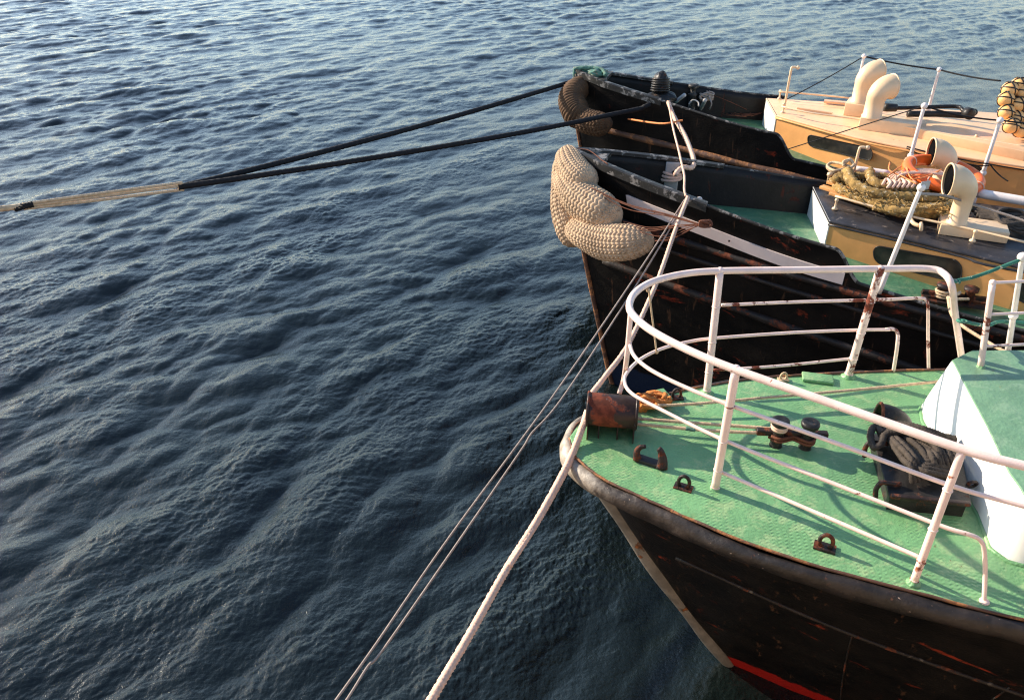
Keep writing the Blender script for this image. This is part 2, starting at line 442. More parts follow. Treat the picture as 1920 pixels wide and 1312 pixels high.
# ================================================================ WATER
def sea_tile(NN, Lt, wd, spec, slope):
    k1 = 2*np.pi*np.fft.fftfreq(NN, Lt/NN); kx, ky = np.meshgrid(k1, k1, indexing='xy')
    k = np.hypot(kx, ky); k[0, 0] = 1e-6
    c = np.cos(np.arctan2(ky, kx)-wd)
    Hk = np.sqrt(spec(k, c))*(RNG.normal(size=k.shape)+1j*RNG.normal(size=k.shape)); Hk[0, 0] = 0
    gx = np.real(np.fft.ifft2(1j*kx*Hk)); gy = np.real(np.fft.ifft2(1j*ky*Hk))
    f = slope/math.sqrt((gx**2+gy**2).mean())
    re = lambda A: (np.real(np.fft.ifft2(A))*f).astype(np.float32)
    return re(Hk), re(1j*kx/k*Hk), re(1j*ky/k*Hk), NN, Lt
def samp(F, NN, Lt, X, Y):
    u = (X/Lt*NN) % NN; v = (Y/Lt*NN) % NN; i = np.floor(u).astype(int); j = np.floor(v).astype(int); a = u-i; b = v-j
    i %= NN; j %= NN; i2 = (i+1) % NN; j2 = (j+1) % NN
    return F[j, i]*(1-a)*(1-b)+F[j, i2]*a*(1-b)+F[j2, i]*(1-a)*b+F[j2, i2]*a*b
def build_water():
    wd = R(137)
    kp = 2*np.pi/1.65
    big = sea_tile(1024, 41.0, wd, lambda k, c: np.exp(-1.1*(kp/k)**2)*k**-4.8*(np.abs(c)**(2.5+6*np.exp(-k/10))*.965+.035)*np.exp(-(k/60)**2), .155)
    # capillary ripples a few centimetres long
    fine = sea_tile(1024, 9.7, wd-.05, lambda k, c: np.exp(-(40/k)**2)*k**-3.6*(np.abs(c)**2.6*.88+.12)*np.exp(-(k/260)**2), .175)
    a0 = np.linspace(R(-37), R(37), 1500)
    ang = np.concatenate([np.linspace(R(-66), R(-37), 180)[:-1], a0, np.linspace(R(37), R(66), 180)[1:]])
    rr = np.concatenate([np.geomspace(1.6, 3.6, 120)[:-1], np.geomspace(3.6, 60, 1500), np.geomspace(60, 5000, 91)[1:]])
    na = len(ang)
    A, RR = np.meshgrid(ang, rr); X = RR*np.sin(A); Y = RR*np.cos(A)
    fade = np.clip(1-(RR-90)/300, 0, 1); ff = np.clip(1.3-RR/48, 0, 1)
    # gust patches make the chop uneven; the water lies quieter between the hulls
    gust = 1+.20*np.sin(X*.31+Y*.17+1)+.14*np.sin(X*.13-Y*.41)
    lee = 1-.45/(1+np.exp(-(X-1.2)*2.2))*(Y < 30)
    calm = 1-.12*np.clip((RR-9)/26, 0, 1)
    g = fade*gust*lee*calm
    Z = samp(big[0], *big[3:], X, Y)*g; DX = samp(big[1], *big[3:], X, Y)*g; DY = samp(big[2], *big[3:], X, Y)*g
    # ripples are strongest on the crests and come and go in patches
    pat = samp(big[0], *big[3:], X*.37+5, Y*.29+9); pat = np.clip(1+pat/pat.std()*.30, .3, 1.7)*np.clip(1+Z/(Z[:1200].std())*.22, .4, 1.6)
    Z = Z+samp(fine[0], *fine[3:], X, Y)*ff*lee*pat
    co = np.stack([X-DX*.9, Y-DY*.9, Z], -1).reshape(-1, 3).astype(np.float32)
    nr = len(rr)
    me = bpy.data.meshes.new('water'); me.vertices.add(len(co)); me.vertices.foreach_set('co', co.ravel())
    i = np.arange(nr-1)[:, None]; j = np.arange(na-1)[None, :]
    q = np.stack([i*na+j, i*na+j+1, (i+1)*na+j+1, (i+1)*na+j], -1)[..., ::-1].reshape(-1, 4).astype(np.int32)
    nf = len(q)
    me.loops.add(nf*4); me.loops.foreach_set('vertex_index', q.ravel())
    me.polygons.add(nf); me.polygons.foreach_set('loop_start', np.arange(nf, dtype=np.int32)*4)
    me.polygons.foreach_set('loop_total', np.full(nf, 4, np.int32)); me.polygons.foreach_set('use_smooth', np.ones(nf, bool))
    me.update(calc_edges=True); me.materials.append(M['water'])
    o = bpy.data.objects.new('water', me); col.objects.link(o); o['kind'] = 'structure'
    if me.polygons[0].normal.z < 0: me.flip_normals()
build_water()
# flat water round and behind the viewer, just under the modelled waves
bedm = MB(); nb = 48
bedm.add([(6500*math.cos(2*math.pi*i/nb), 6500*math.sin(2*math.pi*i/nb), -.30) for i in range(nb)], [tuple(range(nb))])
o = bedm.build('open_water', 'water'); o['kind'] = 'structure'

# ================================================================ QUAY under the viewer: out of view, added to bounce warm sunlight
M['bounce_quay'] = paint('bounce_quay_stone', (.56, .41, .27), .8, .25, 1.2, alt=(.30, .25, .20), at_=.58, ascale=2, bscale=12, bstr=.6)  # warm tone picked for the light it throws back on the boats
qm = MB(); box(qm, (2, -7.4, 1.9), 60, 15, 5.4); qm.build('bounce_quay', 'bounce_quay', None, bevel=.08)['kind'] = 'structure'

# ================================================================ NEAR BOAT (green foredeck, white railing)
DZ = 2.5
H1 = Hull((.45, 4.93), R(-8), [(-.6, 2.0), (0, 1.60), (.5, 1.24), (1.2, .80), (1.8, .45), (2.3, .18), (2.5, .0), (2.8, 0)],
          [(0, 0), (.03, .16), (.08, .25), (.15, .33), (.3, .46), (.5, .575), (.7, .68), (1.1, .885), (1.6, 1.08), (2.2, 1.23), (3, 1.40), (4, 1.56), (6, 1.75), (9, 1.75)],
          [(0, 0), (.3, .10), (1, .36), (2, .78), (3, 1.12), (4.5, 1.4), (9, 1.6)], 2.5, 1.5)
B1 = thing('moored_boat', (2.1, 4.65, 0), 'black-hulled boat with green foredeck and white pipe railing, nearest the camera', 'boat', 'boats moored side by side')
us1 = stations(60, 8.0, 2.0)
H1.skin(MB(), lambda u: DZ-.05, us1).build('hull', 'hull_near', B1)
# deck plate
d = MB(); rows = []
for u in us1:
    b = H1.D(u)-.004; rows.append([H1.loc(u, b*t, DZ+.02*(1-t*t)) for t in np.linspace(-1, 1, 15)])
grid(d, rows[::-1]); d.build('deck', 'deck', B1)
# deck edge: a thin raw flange all round the deck
def edge_path(off, z, L=8.0, n=70):
    us = stations(n, L, 2.2)
    near = []; far = []
    for u in us:
        e = .01; b = H1.D(u); t = Vector((1, (H1.D(u+e)-H1.D(max(0, u-e)))/(e+min(u, e)), 0)).normalized()
        if u == 0: nx, nb_ = -1, 0
        else: nx, nb_ = -t.y, t.x
        near.append(H1.loc(u+nx*off, b+nb_*off, z)); far.append(H1.loc(u+nx*off, -b-nb_*off, z))
    return far[::-1]+near[1:]
fl = MB(); tube(fl, edge_path(-.005, DZ+.006), .011, 6, lambda a, L, r: .004*math.sin(L*37)*math.sin(L*91+a)); fl.build('deck_edge', 'stem_rust', B1)
rim = MB()
def rimd(a, L, r): return .004*math.sin(L*2.3)+.005*math.sin(L*5.1+2*a)+.003*math.sin(L*17)
tube(rim, edge_path(.018, DZ-.078), .056, 18, rimd, flat=1.3)
# scupper holes and rivets would sit in the rim; the rim itself is one rolled bar
rim.build('rubbing_strake', 'rim', B1)
for (px, py) in ((1122, 895), (1202, 932), (1373, 1012), (1420, 1037)):
    c = P(px, py, DZ-.13); n = (c-H1.loc(1.6, 0, DZ-.13)).normalized()
    best = c
    holes = MB(); lathe(holes, c-n*.01, [(.012, 0), (.012, .012), (.001, .012)], 10, n); holes.build('scupper', 'shade_black', B1)
st = MB()
pth = []
for z in np.linspace(2.42, -.5, 40):
    pth.append(H1.loc(H1.stem(z)-.005, 0, z))
tube(st, pth, lambda t: .085*(1-t)+.028+.010*math.sin(t*19), 14, flat=1); st.build('stem', 'stem', B1)
# riveted plate seam and secondary strake on the near and far side
for side in (1, -1):
    sk = MB(); pt_ = []
    for x in np.linspace(.9, 8, 60):
        z = 1.72-.045*x; pt_.append(H1.pt(x, z, side, .004))
    tube(sk, pt_, .016, 8); sk.build('plate_seam', 'strake', B1)
for x0 in (1.95, 3.1, 4.4):
    sk = MB(); tube(sk, [H1.pt(x0+H1.stem(z)*max(0, 1-x0/3), z, 1, .001) for z in np.linspace(1.62, .1, 20)], .007, 6); sk.build('weld_seam', 'strake', B1)

# --- deckhouse front
zr = 2.95
base = [P(x, y, DZ) for x, y in ((1725, 765), (1729, 792), (1752, 832), (1832, 968), (1856, 1030), (1888, 1054), (1930, 1066))]+[Vector((4.6, 3.42, 0)), Vector((7.6, 3.05, 0)), Vector((7.7, 5.3, 0)), Vector((4.9, 5.60, 0)), Vector((3.9, 5.66, 0))]
top = [P(x, y, zr) for x, y in ((1784, 677), (1788, 682), (1815, 735), (1850, 800), (1890, 885), (1912, 915), (1922, 934))]+[Vector((4.6, 3.60, 0)), Vector((7.6, 3.2, 0)), Vector((7.7, 5.2, 0)), Vector((4.9, 5.50, 0)), Vector((3.75, 5.50, 0))]
hw = MB(); nlev = 8; rows = []
for k in range(nlev+1):
    t = k/nlev; tt = t**1.1
    rows.append([Vector((b.x*(1-tt)+a.x*tt, b.y*(1-tt)+a.y*tt, DZ-.0+(zr-DZ)*t)) for b, a in zip(base, top)])
grid(hw, [r+[r[0]] for r in rows], True); hw.build('deckhouse_wall', 'white', B1)
rf = MB(); prism(rf, [(a.x, a.y) for a in top], zr-.012, zr+.012); rf.build('deckhouse_roof', 'housegreen', B1, bevel=.006)
# green paint brushed up the foot of the house, as a coaming strip
cm = MB(); tube(cm, [Vector((b.x-.006, b.y-.004, DZ+.012)) for b in base[:8]], .016, 8); cm.build('coaming_bead', 'deck', B1)

# --- railing
def railing(parent):
    rz = DZ
    def rr(name, pts, r, m='rail', step=.04, lab=None):
        mb = MB(); tube(mb, smooth(pts, step), r, 14); return mb.build(name, m, parent, label=lab)
    p1b, p1t = P(1325, 738, rz), P(1350, 508, rz+1.05)
    p2b, p2t = P(1590, 706, rz), P(1650, 505, rz+1.05)
    p3b, p3t = P(1340, 918, rz), P(1380, 692, rz+1.05)
    p4b, p4t = P(1712, 1093, rz), P(1805, 842, rz+1.05)
    def post(a, b, r, m='rail'):
        mb = MB(); tube(mb, smooth([a, b], .08), r, 14); ball(mb, b, r*1.05); o = mb.build('post', m, parent)
        fb = MB(); lathe(fb, a, [(r*1.9, 0), (r*1.9, .008), (r*1.25, .014), (r*1.1, .03)], 16); fb.build('base_flange', 'deck', o); return o
    post(p1b, p1t, .031); post(p2b, p2t, .033, 'rail_rusty'); post(p3b, p3t, .030); post(p4b, p4t, .024)
    # top rail
    T = [(1820, 700, .55), (1806, 640, .68), (1790, 562, .92), (1782, 530, 1.02), (1768, 512, 1.045), (1740, 504, 1.05), (1650, 504, 1.05), (1500, 506, 1.05), (1350, 508, 1.05), (1280, 514, 1.05), (1222, 529, 1.05), (1190, 550, 1.05), (1180, 574, 1.05), (1190, 594, 1.05), (1225, 622, 1.05), (1290, 656, 1.05), (1380, 693, 1.05), (1590, 767, 1.05), (1805, 842, 1.05), (1925, 874, 1.05), (2150, 925, 1.05)]
    foot = Vector((4.02, 5.93, rz))
    pts = [foot, foot.lerp(P(1782, 530, rz+1.0), .35), foot.lerp(P(1782, 530, rz+1.0), .7), P(1784, 535, rz+1.0)]+[P(x, y, rz+h) for x, y, h in T[4:]]
    rr('top_rail', pts, .0275)
    # bow post, kinked
    rr('post', [P(1161, 738, rz+.02), P(1169, 712, rz+.45-.30), P(1174, 680, rz+.55), P(1178, 640, rz+.76), P(1183, 580, rz+1.03)], .02, step=.06)
    pe = P(2145, 924, rz+1.05); post(Vector((pe.x, pe.y, rz)), pe, .026)
    for a_, b_, r_ in ((p1b, p1t, .03), (p2b, p2t, .032), (p3b, p3t, .029), (p4b, p4t, .024)):
        for f_ in (.03, .18, .43, .72):
            wd_ = MB(); torus(wd_, a_.lerp(b_, f_), r_, .0055, (b_-a_)+Vector((.1*math.sin(f_*40), .1*math.cos(f_*31), 0)), 18, 6); wd_.build('weld_bead', 'rail_rusty', parent)
    # second and third rails round the bow
    rr('middle_rail', [P(x, y, rz+.74) for x, y in ((1179, 636), (1186, 662), (1204, 682), (1235, 702), (1290, 728), (1365, 758), (1580, 835), (1780, 909), (1925, 950), (2150, 1010))], .0145)
    c = P(1845, 1128, rz)
    rr('lower_rail', [P(x, y, rz+.44) for x, y in ((1668, 618), (1600, 619), (1480, 624), (1340, 634), (1290, 641), (1240, 654), (1200, 674), (1176, 698), (1171, 716), (1184, 737), (1230, 763), (1358, 825), (1560, 905), (1755, 982), (1815, 1001))]+[P(1838, 1012, rz+.41), P(1845, 1030, rz+.35), P(1847, 1070, rz+.2), c], .0138)
    fb = MB(); lathe(fb, c, [(.03, 0), (.03, .01), (.018, .02)], 12); fb.build('base_flange', 'rail', parent)
    rr('foot_rail', [P(1350, 884, rz+.16), P(1540, 965, rz+.18), P(1728, 1046, rz+.20)], .014)
    # far side rails
    e = P(1741, 692, rz)
    rr('middle_rail', [P(1353, 572, rz+.76), P(1500, 566, rz+.75), P(1650, 562, rz+.75), P(1722, 559, rz+.75), P(1736, 563, rz+.73), P(1740, 575, rz+.68), P(1740, 630, rz+.35), e], .0135, 'rail_rusty')
    f = P(1675, 696, rz)
    rr('lower_rail', [P(1660, 618, rz+.44), P(1674, 617, rz+.43), P(1683, 624, rz+.40), P(1682, 650, rz+.28), f], .0155, 'rail_rusty')
    rr('foot_rail', [P(1336, 694, rz+.19), P(1460, 686, rz+.19), P(1598, 672, rz+.18)], .0125, 'rail_rusty')
    # thin rod hanging under the top rail
    a = P(1216, 540, rz+1.03); b = P(1231, 660, rz+.44)
    mb = MB(); tube(mb, smooth([a, b], .05), .0075, 8); ball(mb, a-Vector((0, 0, .02)), .018); ball(mb, b, .016); mb.build('tie_rod', 'rope', parent)
    # railing standing on the house roof
    zb = zr; qb = P(1838, 690, zb); qt = P(1861, 530, zb+.72)
    post(qb, qt, .024, 'rail_rusty')
    for y0, y1, h, r in ((529, 524, .72, .012), (590, 586, .46, .012), (648, 646, .19, .012)):
        t = (h/.72); s0 = qb.lerp(qt, t); rr('roof_rail', [s0, s0+Vector((1.0, .08, 0)), s0+Vector((2.4, .12, 0))], r, 'rail_rusty' if h < .3 else 'rail')
rail_root = bpy.data.objects.new('railing', None); col.objects.link(rail_root); rail_root.parent = B1; rail_root['_w'] = list(B1.location)
railing(rail_root)

# --- fairlead: broad rolled plate with side cheeks
F0 = P(1098, 828, DZ); F1 = P(1188, 836, DZ)
ax = (F1-F0); wL = ax.length; ax.normalize(); fwd = Vector((-ax.y, ax.x, 0))      # fwd points away from the camera
fr_ = MB(); prof = []
for k in range(19):
    a = math.pi*(1.28-1.24*k/18)   # curls back under at the near side, over the top, down at the far side
    prof.append((.125+.135*math.cos(a), .225+.125*math.sin(a)))
prof = prof+[(.268, .12), (.275, .0)]
for_ = 0
outer = [[F0+ax*t+fwd*p[0]+Vector((0, 0, p[1]+.006)) for p in prof] for t in np.linspace(.0, wL, 7)]
inner = [[F0+ax*t+fwd*(.128+(p[0]-.128)*.90)+Vector((0, 0, .225+(p[1]-.225)*.90)) for p in prof] for t in np.linspace(0, wL, 7)]
grid(fr_, outer); grid(fr_, [r for r in inner[::-1]])
grid(fr_, [[a, b] for a, b in zip(outer[0], inner[0])]); grid(fr_, [[b, a] for a, b in zip(outer[-1], inner[-1])])
fl_ = fr_.build('fairlead', 'roller', B1)
for t in (0, wL):
    lp = MB(); tube(lp, smooth([F0+ax*t+fwd*p[0]+Vector((0, 0, p[1]+.006)) for p in prof], .03), .012, 8); lp.build('fairlead_lip', 'roller', fl_)
ck = MB(); prism(ck, [tuple((F0+ax*s_+fwd*f_)[:2]) for s_, f_ in ((.09, .03), (.10, .03), (.10, .22), (.09, .22))], DZ+.01, DZ+.27); prism(ck, [tuple((F0+ax*s_+fwd*f_)[:2]) for s_, f_ in ((.235, .03), (.245, .03), (.245, .22), (.235, .22))], DZ+.01, DZ+.27)
ck.build('fairlead_web', 'rusty', fl_)

# --- bitts with crossbar
bt = MB()
for px, py in ((1453, 838), (1508, 842)):
    c = P(px, py, DZ); lathe(bt, c, [(.058, 0), (.052, .015), (.045, .03), (.045, .20), (.05, .215), (.066, .225), (.07, .245), (.066, .26), (.045, .268), (.03, .262), (.001, .262)], 22)
    c0 = c
bo = bt.build('mooring_bitts', 'iron', B1)
cb = MB(); a_ = P(1418, 808, DZ+.13); b_ = P(1552, 815, DZ+.13); bar(cb, a_, b_, .055, .05); cb.build('crossbar', 'rusty', bo, bevel=.01)
# --- padeyes
def padeye(px, py, s=1.0, rz=0, m='rusty'):
    c = P(px, py, DZ+.01); mb = MB(); box(mb, c+Vector((0, 0, .004)), .12*s, .07*s, .014, rz)
    pth = [c+Matrix.Rotation(rz, 3, 'Z')@Vector((.036*s*math.cos(a), .0, .045*s+.042*s*math.sin(a)*1.25)) for a in np.linspace(R(-50), R(230), 14)]
    tube(mb, pth, .0125*s, 10); return mb.build('padeye', m, B1)
padeye(1281, 914, 1.1, R(-25)); padeye(1546, 1026, 1.15, R(-25)); padeye(1268, 746, .95, R(5)); padeye(1468, 712, .75, R(0), 'rope')
# horned chock by the near bow rim
for t in (.004, wL-.012):
    cks = MB(); prism(cks, [tuple((F0+ax*(t+s_)+fwd*f_)[:2]) for s_, f_ in ((0, .0), (.008, .0), (.008, .262), (0, .262))], DZ+.0, DZ+.235)
    cks.build('fairlead_cheek', 'roller', fl_)
c = P(1220, 872, DZ); ch = MB(); rzc = R(-28); Rm = Matrix.Rotation(rzc, 3, 'Z')
box(ch, c+Vector((0, 0, .025)), .23, .075, .045, rzc)
co = ch.build('chock', 'iron', B1, bevel=.008)
for s_, m_ in ((-1, 'rusty'), (1, 'rusty')):
    hn = MB()
    pth = [c+Rm@Vector(v) for v in ((s_*.10, -.02, .03), (s_*.115, -.01, .09), (s_*.10, .01, .125), (s_*.06, .02, .145))]
    if s_ > 0: pth = [c+Rm@Vector(v) for v in ((.09, -.02, .02), (.085, 0, .08), (.06, .01, .15), (.04, .012, .17))]
    tube(hn, smooth(pth, .015), lambda t: .030*(1-t*.55), 12, flat=1.5 if s_ > 0 else 1.1); hn.build('horn', m_, co)
# painted-over doubler plate and small things
pl = MB(); box(pl, P(1533, 709, DZ+.02), .26, .13, .03, R(-14)); pl.build('doubler_plate', 'deck', B1, bevel=.01)
pl = MB(); box(pl, P(1243, 741, DZ+.02), .10, .16, .03, R(20)); pl.build('doubler_plate', 'deck', B1, bevel=.01)
# --- half-round cowl standing on deck
c = P(1668, 800, DZ); hc = MB(); rows = []
for i in range(13):
    a = math.pi*i/12; row = []
    for j in range(9):
        e = (math.pi/2)*j/8
        rr_ = .135; v = Vector((.30*(1-math.cos(e))*0+.26*math.sin(e)*math.sin(a)*.0, 0, 0))
        x = -.10+.27*math.sin(e); y = .13*math.cos(a)*math.cos(e); z = .20*math.sin(a)*math.cos(e)
        row.append(c+Matrix.Rotation(R(-12), 3, 'Z')@Vector((x, y, z)))
    rows.append(row)
grid(hc, rows); ho = hc.build('cowl_vent', 'iron', B1)
lp = MB(); tube(lp, [r[0] for r in rows], .013, 8); lp.build('cowl_lip', 'rusty', ho)
lg = MB(); lathe(lg, c+Vector((-.13, -.07, 0)), [(.03, 0), (.03, .012), (.012, .016), (.012, .04)], 12); bar(lg, c+Vector((-.14, -.07, .01)), c+Vector((.02, -.10, .01)), .03, .015); lg.build('hinge', 'rusty', ho)

# --- anchor-hatch (black box with a lid and dogs)
L0 = [P(1634, 812, 2.655), P(1668, 930, 2.655), P(1822, 945, 2.655), P(1798, 828, 2.655)]
hb_ = MB(); prism(hb_, [((p.x*.94+2.88*.06), (p.y*.92+4.33*.08)) for p in L0], DZ-.002, 2.625); hx = hb_.build('deck_hatch', 'iron', B1)
ld = MB(); prism(ld, [(p.x, p.y) for p in L0], 2.625, 2.655); ld.build('hatch_lid', 'iron', hx, bevel=.006)
for t in (.22, .86):
    a = L0[0].lerp(L0[1], t); dg = MB(); tube(dg, smooth([a+Vector((-.055, 0, -.10)), a+Vector((-.07, 0, -.02)), a+Vector((-.045, 0, .04)), a+Vector((.0, 0, .03)), a+Vector((.09, -.0, .022))], .02), .018, 10)
    dg.build('hatch_dog', 'rusty', hx)
a = L0[2].lerp(L0[3], .3); dg = MB(); torus(dg, a+Vector((.03, 0, .0)), .03, .012, (0, 1, .3)); dg.build('hatch_dog', 'rusty', hx)
lipb = MB(); bar(lipb, L0[1]+Vector((-.0, -.01, .012)), L0[2]+Vector((-.02, -.01, .012)), .035, .03); lipb.build('hatch_lip', 'rusty', hx, bevel=.008)

# ================================================================ ROPES on the near boat
# black braided rope heap on the hatch
rp = thing('rope_heap', (2.815, 4.35, 2.655), 'heap of black plaited rope on the dark hatch of the green foredeck', 'rope')
mb = MB(); A = P(1648, 808, 2.715)
for i in range(11):
    t = i/10
    s0 = P(1655+t*42, 806-t*4+(i % 2)*5, 2.715); m0 = P(1690+t*75, 826+(1-t)*30, 2.775+.03*math.sin(i)); m1 = P(1705+t*82, 858+(1-t)*22, 2.765); e0 = P(1712+t*80, 905-t*22, 2.690)
    braid(mb, [s0+Vector((0, 0, .02*random.random())), m0+Vector((.01, 0, .05*random.random()-.02)), m1+Vector((0, 0, .04*random.random())), e0], .0215, .045)
for i in range(9):
    t = i/8
    s0 = P(1640+t*8, 800+t*20, 2.705); m0 = P(1690, 795+t*12, 2.785); m1 = P(1740+t*8, 806+t*22, 2.825); e0 = P(1790, 822+t*40, 2.715)
    braid(mb, [s0, m0+Vector((0, 0, .04*random.random())), m1+Vector((0, .01, .05*random.random()-.03)), e0], .021, .045)
for i in range(8):
    t = i/7
    braid(mb, [P(1700+t*30, 870-t*10, 2.745), P(1740+t*10, 885-t*45, 2.785), P(1788, 895-t*60, 2.705)], .020, .045)
mb.build('plaited_rope', 'darkpile', rp)
mb = MB(); braid(mb, [P(1655, 812, 2.745), P(1640, 800, 2.745), P(1632, 815, 2.735), P(1638, 838, 2.715), P(1652, 832, 2.735), P(1664, 812, 2.765), P(1720, 808, 2.815)], .024, .05); mb.build('rope_bight', 'darkpile', rp)

mb = MB(); rope(mb, [P(1180, 762, DZ+.05), P(1300, 757, DZ+.10), P(1450, 744, DZ+.12), P(1600, 731, DZ+.14), P(1742, 717, DZ+.16), P(1790, 712, DZ+.1)], .012, .07)
tag(mb.build('deck_rope', 'rope'), 'thin beige rope crossing the green foredeck to the white deckhouse corner', 'rope')
mb = MB()
rope(mb, [P(1175, 783, DZ+.10), P(1320, 794, DZ+.11), P(1430, 802, DZ+.13), P(1452, 806, DZ+.14)], .013, .07)
rope(mb, [P(1175, 793, DZ+.10), P(1320, 806, DZ+.11), P(1440, 812, DZ+.12), P(1462, 812, DZ+.12)], .013, .07)
mo = mb.build('mooring_rope', 'rope'); tag(mo, 'doubled beige rope from the rusty fairlead to the black bitts', 'rope')
cB = P(1453, 838, DZ); cC = P(1508, 842, DZ)
mb = MB()
for k in range(3): torus(mb, cB+Vector((0, 0, .185+.022*k)), .052+.003*(k % 2), .012, (.05, .03*k, 1), 26, 8)
mb.build('rope_turns', 'whiterope', mo)
mb = MB()
for k in range(2):
    z = .085+.028*k
    rope(mb, [cB+Vector((-.055, -.02, z+.01)), cB+Vector((0, -.058, z+.01)), cC.lerp(cB, .5)+Vector((0, 0, z)), cC+Vector((0, .058, z)), cC+Vector((.057, 0, z)), cC+Vector((0, -.058, z)), cC.lerp(cB, .5)+Vector((0, .01, z)), cB+Vector((0, .058, z)), cB+Vector((-.057, .01, z))], .0115, .06)
mb.build('rope_turns', 'lashing', mo)
sp = MB(); a = P(1286, 803, DZ+.108); b = P(1304, 806, DZ+.11); tube(sp, smooth([a, b], .01), .0165, 10); sp.build('green_whipping', 'tarp', mo)

# orange net heap beside the fairlead
mb = MB()
for i in range(16):
    a0 = random.uniform(0, 6.28); c0 = P(1200+random.uniform(-8, 14), 756+random.uniform(-6, 6), DZ+.04+.02*(i % 3)) if i < 8 else P(1232+random.uniform(-8, 8), 745+random.uniform(-5, 6), DZ+.04+.02*(i % 3))
    pts = [c0+Vector((.085*math.cos(a0+k*.9), .055*math.sin(a0+k*.9), .02*math.sin(k+i))) for k in range(6)]
    tube(mb, smooth(pts, .015), .016, 7, lambda a, L, r: .004*math.sin(L*160+3*a))
tag(mb.build('net_heap', 'cloth'), 'crumpled orange netting on the green deck behind the rusty fairlead', 'netting')

# ================================================================ MIDDLE BOAT
H2 = Hull((.76, 9.58), R(-20.5), [(-.6, .98), (0, .72), (1, .45), (2, .2), (2.8, .04), (3.3, 0), (3.6, 0)],
          [(0, 0), (.04, .06), (.15, .12), (.5, .29), (1, .49), (1.6, .68), (2.3, .87), (3, 1.02), (4, 1.2), (5.5, 1.42), (9, 1.6)],
          [(0, 0), (.5, .10), (1.5, .36), (3, .85), (5, 1.3), (9, 1.5)], 3.2, 1.3)
B2 = thing('moored_boat', (1.4, 9.36, 0), 'middle boat, black with tan deckhouse under a black roof, white board on its bow', 'boat', 'boats moored side by side')
H3 = Hull((1.02, 13.25), R(-18.5), [(-.6, .95), (0, .70), (1, .45), (2, .2), (2.8, .04), (3.3, 0), (3.6, 0)],
          [(0, 0), (.04, .06), (.15, .12), (.5, .30), (1, .46), (1.6, .62), (2.3, .84), (3, 1.04), (4, 1.25), (5.5, 1.5), (9, 1.7)],
          [(0, 0), (.5, .12), (1.5, .42), (3, .95), (5, 1.4), (9, 1.6)], 3.2, 1.3)
B3 = thing('moored_boat', (1.65, 12.9, 0), 'farthest boat, black with a cream deckhouse carrying two cowl vents', 'boat', 'boats moored side by side')

def bulwarked(H, B, ztf, zdf, send, mh, zdrop=.02, L=9.0, stemmat='stem_rust'):
    """ztf(s): bulwark top; zdf(s): deck; bulwark ends at send with a rounded drop"""
    def ztop(u):
        t = (u-send+.12)/.32; t = min(1, max(0, t)); t = t*t*(3-2*t)
        return ztf(u)*(1-t)+(zdf(u)+.10)*t
    us = sorted(set([round(x, 4) for x in stations(46, 3.0, 1.8)]+[round(send-.2+i*.025, 4) for i in range(22)]+[round(3.0+i*.15, 4) for i in range(int((L-3)/.15)+1)]))
    H.skin(MB(), ztop, us, 28).build('hull', mh, B)
    thk = .035
    for side in (1, -1):
        bw = MB(); rows = []
        for u in us:
            zt = ztop(u); zd = zdf(u); b = H.hb(u, zt); bd = H.hb(u, zd)
            off = min(thk, b*.6); row = [H.loc(u, side*(b+.001), zt+.001), H.loc(u, side*max(b-off, 0), zt+.001)]
            for k in range(1, 6):
                z = zt+(zd-.03-zt)*k/5; row.append(H.loc(u, side*max(H.hb(u, z)-off, 0), z))
            rows.append(row)
        if side < 0: rows = rows[::-1]
        grid(bw, rows[::-1]); bw.build('bulwark', 'bulwark', B)
        cp = MB(); tube(cp, [H.loc(u, side*max(H.hb(u, ztop(u))-.012, 0), ztop(u)+.004) for u in us], .019, 8); cp.build('bulwark_rail', 'bulwark_cap', B)
    dk = MB(); rows = []
    for u in us:
        zd = zdf(u); b = max(H.hb(u, zd)-.02, 0)
        rows.append([H.loc(u, b*t, zd+.03*(1-t*t)) for t in np.linspace(-1, 1, 9)])
    grid(dk, rows[::-1]); dk.build('deck', 'deck_plain', B)
    stt = MB(); tube(stt, [H.loc(H.stem(z)-.012, 0, z) for z in np.linspace(3.3, -.5, 40)], lambda t: .035, 10); stt.build('stem', stemmat, B)
    return ztop
zt2 = herm([0, .8, 1.6, 3.0, 5], [3.30, 3.20, 3.10, 2.93, 2.85]); zd2 = herm([0, 1.5, 3, 5, 9], [2.75, 2.62, 2.52, 2.38, 2.3])
zt3 = herm([0, .8, 1.6, 3.0, 5], [3.42, 3.30, 3.19, 3.02, 2.95]); zd3 = herm([0, 1.5, 3, 5, 9], [2.85, 2.72, 2.62, 2.5, 2.4])
zT2 = bulwarked(H2, B2, zt2, zd2, 3.25, 'hull_mid')
zT3 = bulwarked(H3, B3, zt3, zd3, 3.35, 'hull_far')

# heavy worn cap on the fore part of both bows, near side
def bowcap(H, B, ztf, s0, s1, r=.05):
    for side in (1, -1):
        cp = MB(); rows = []
        for u in np.linspace(s0, s1, 24):
            b = H.hb(u, ztf(u)); z = ztf(u)+.012
            rows.append([H.loc(u, side*(b+.02), z-.075), H.loc(u, side*(b+.022), z+.012), H.loc(u, side*(b-.01), z+.022), H.loc(u, side*max(b-.075, 0), z+.018), H.loc(u, side*max(b-.078, 0), z-.02)])
        if side < 0: rows = rows[::-1]
        grid(cp, rows[::-1], False)
        cp.add(rows[0], [(0, 1, 2, 3, 4)], False); cp.add(rows[-1], [(4, 3, 2, 1, 0)], False)
        cp.build('bow_cap', 'bulwark_cap', B)
bowcap(H2, B2, zt2, .02, 1.75); bowcap(H3, B3, zt3, .02, 1.5)
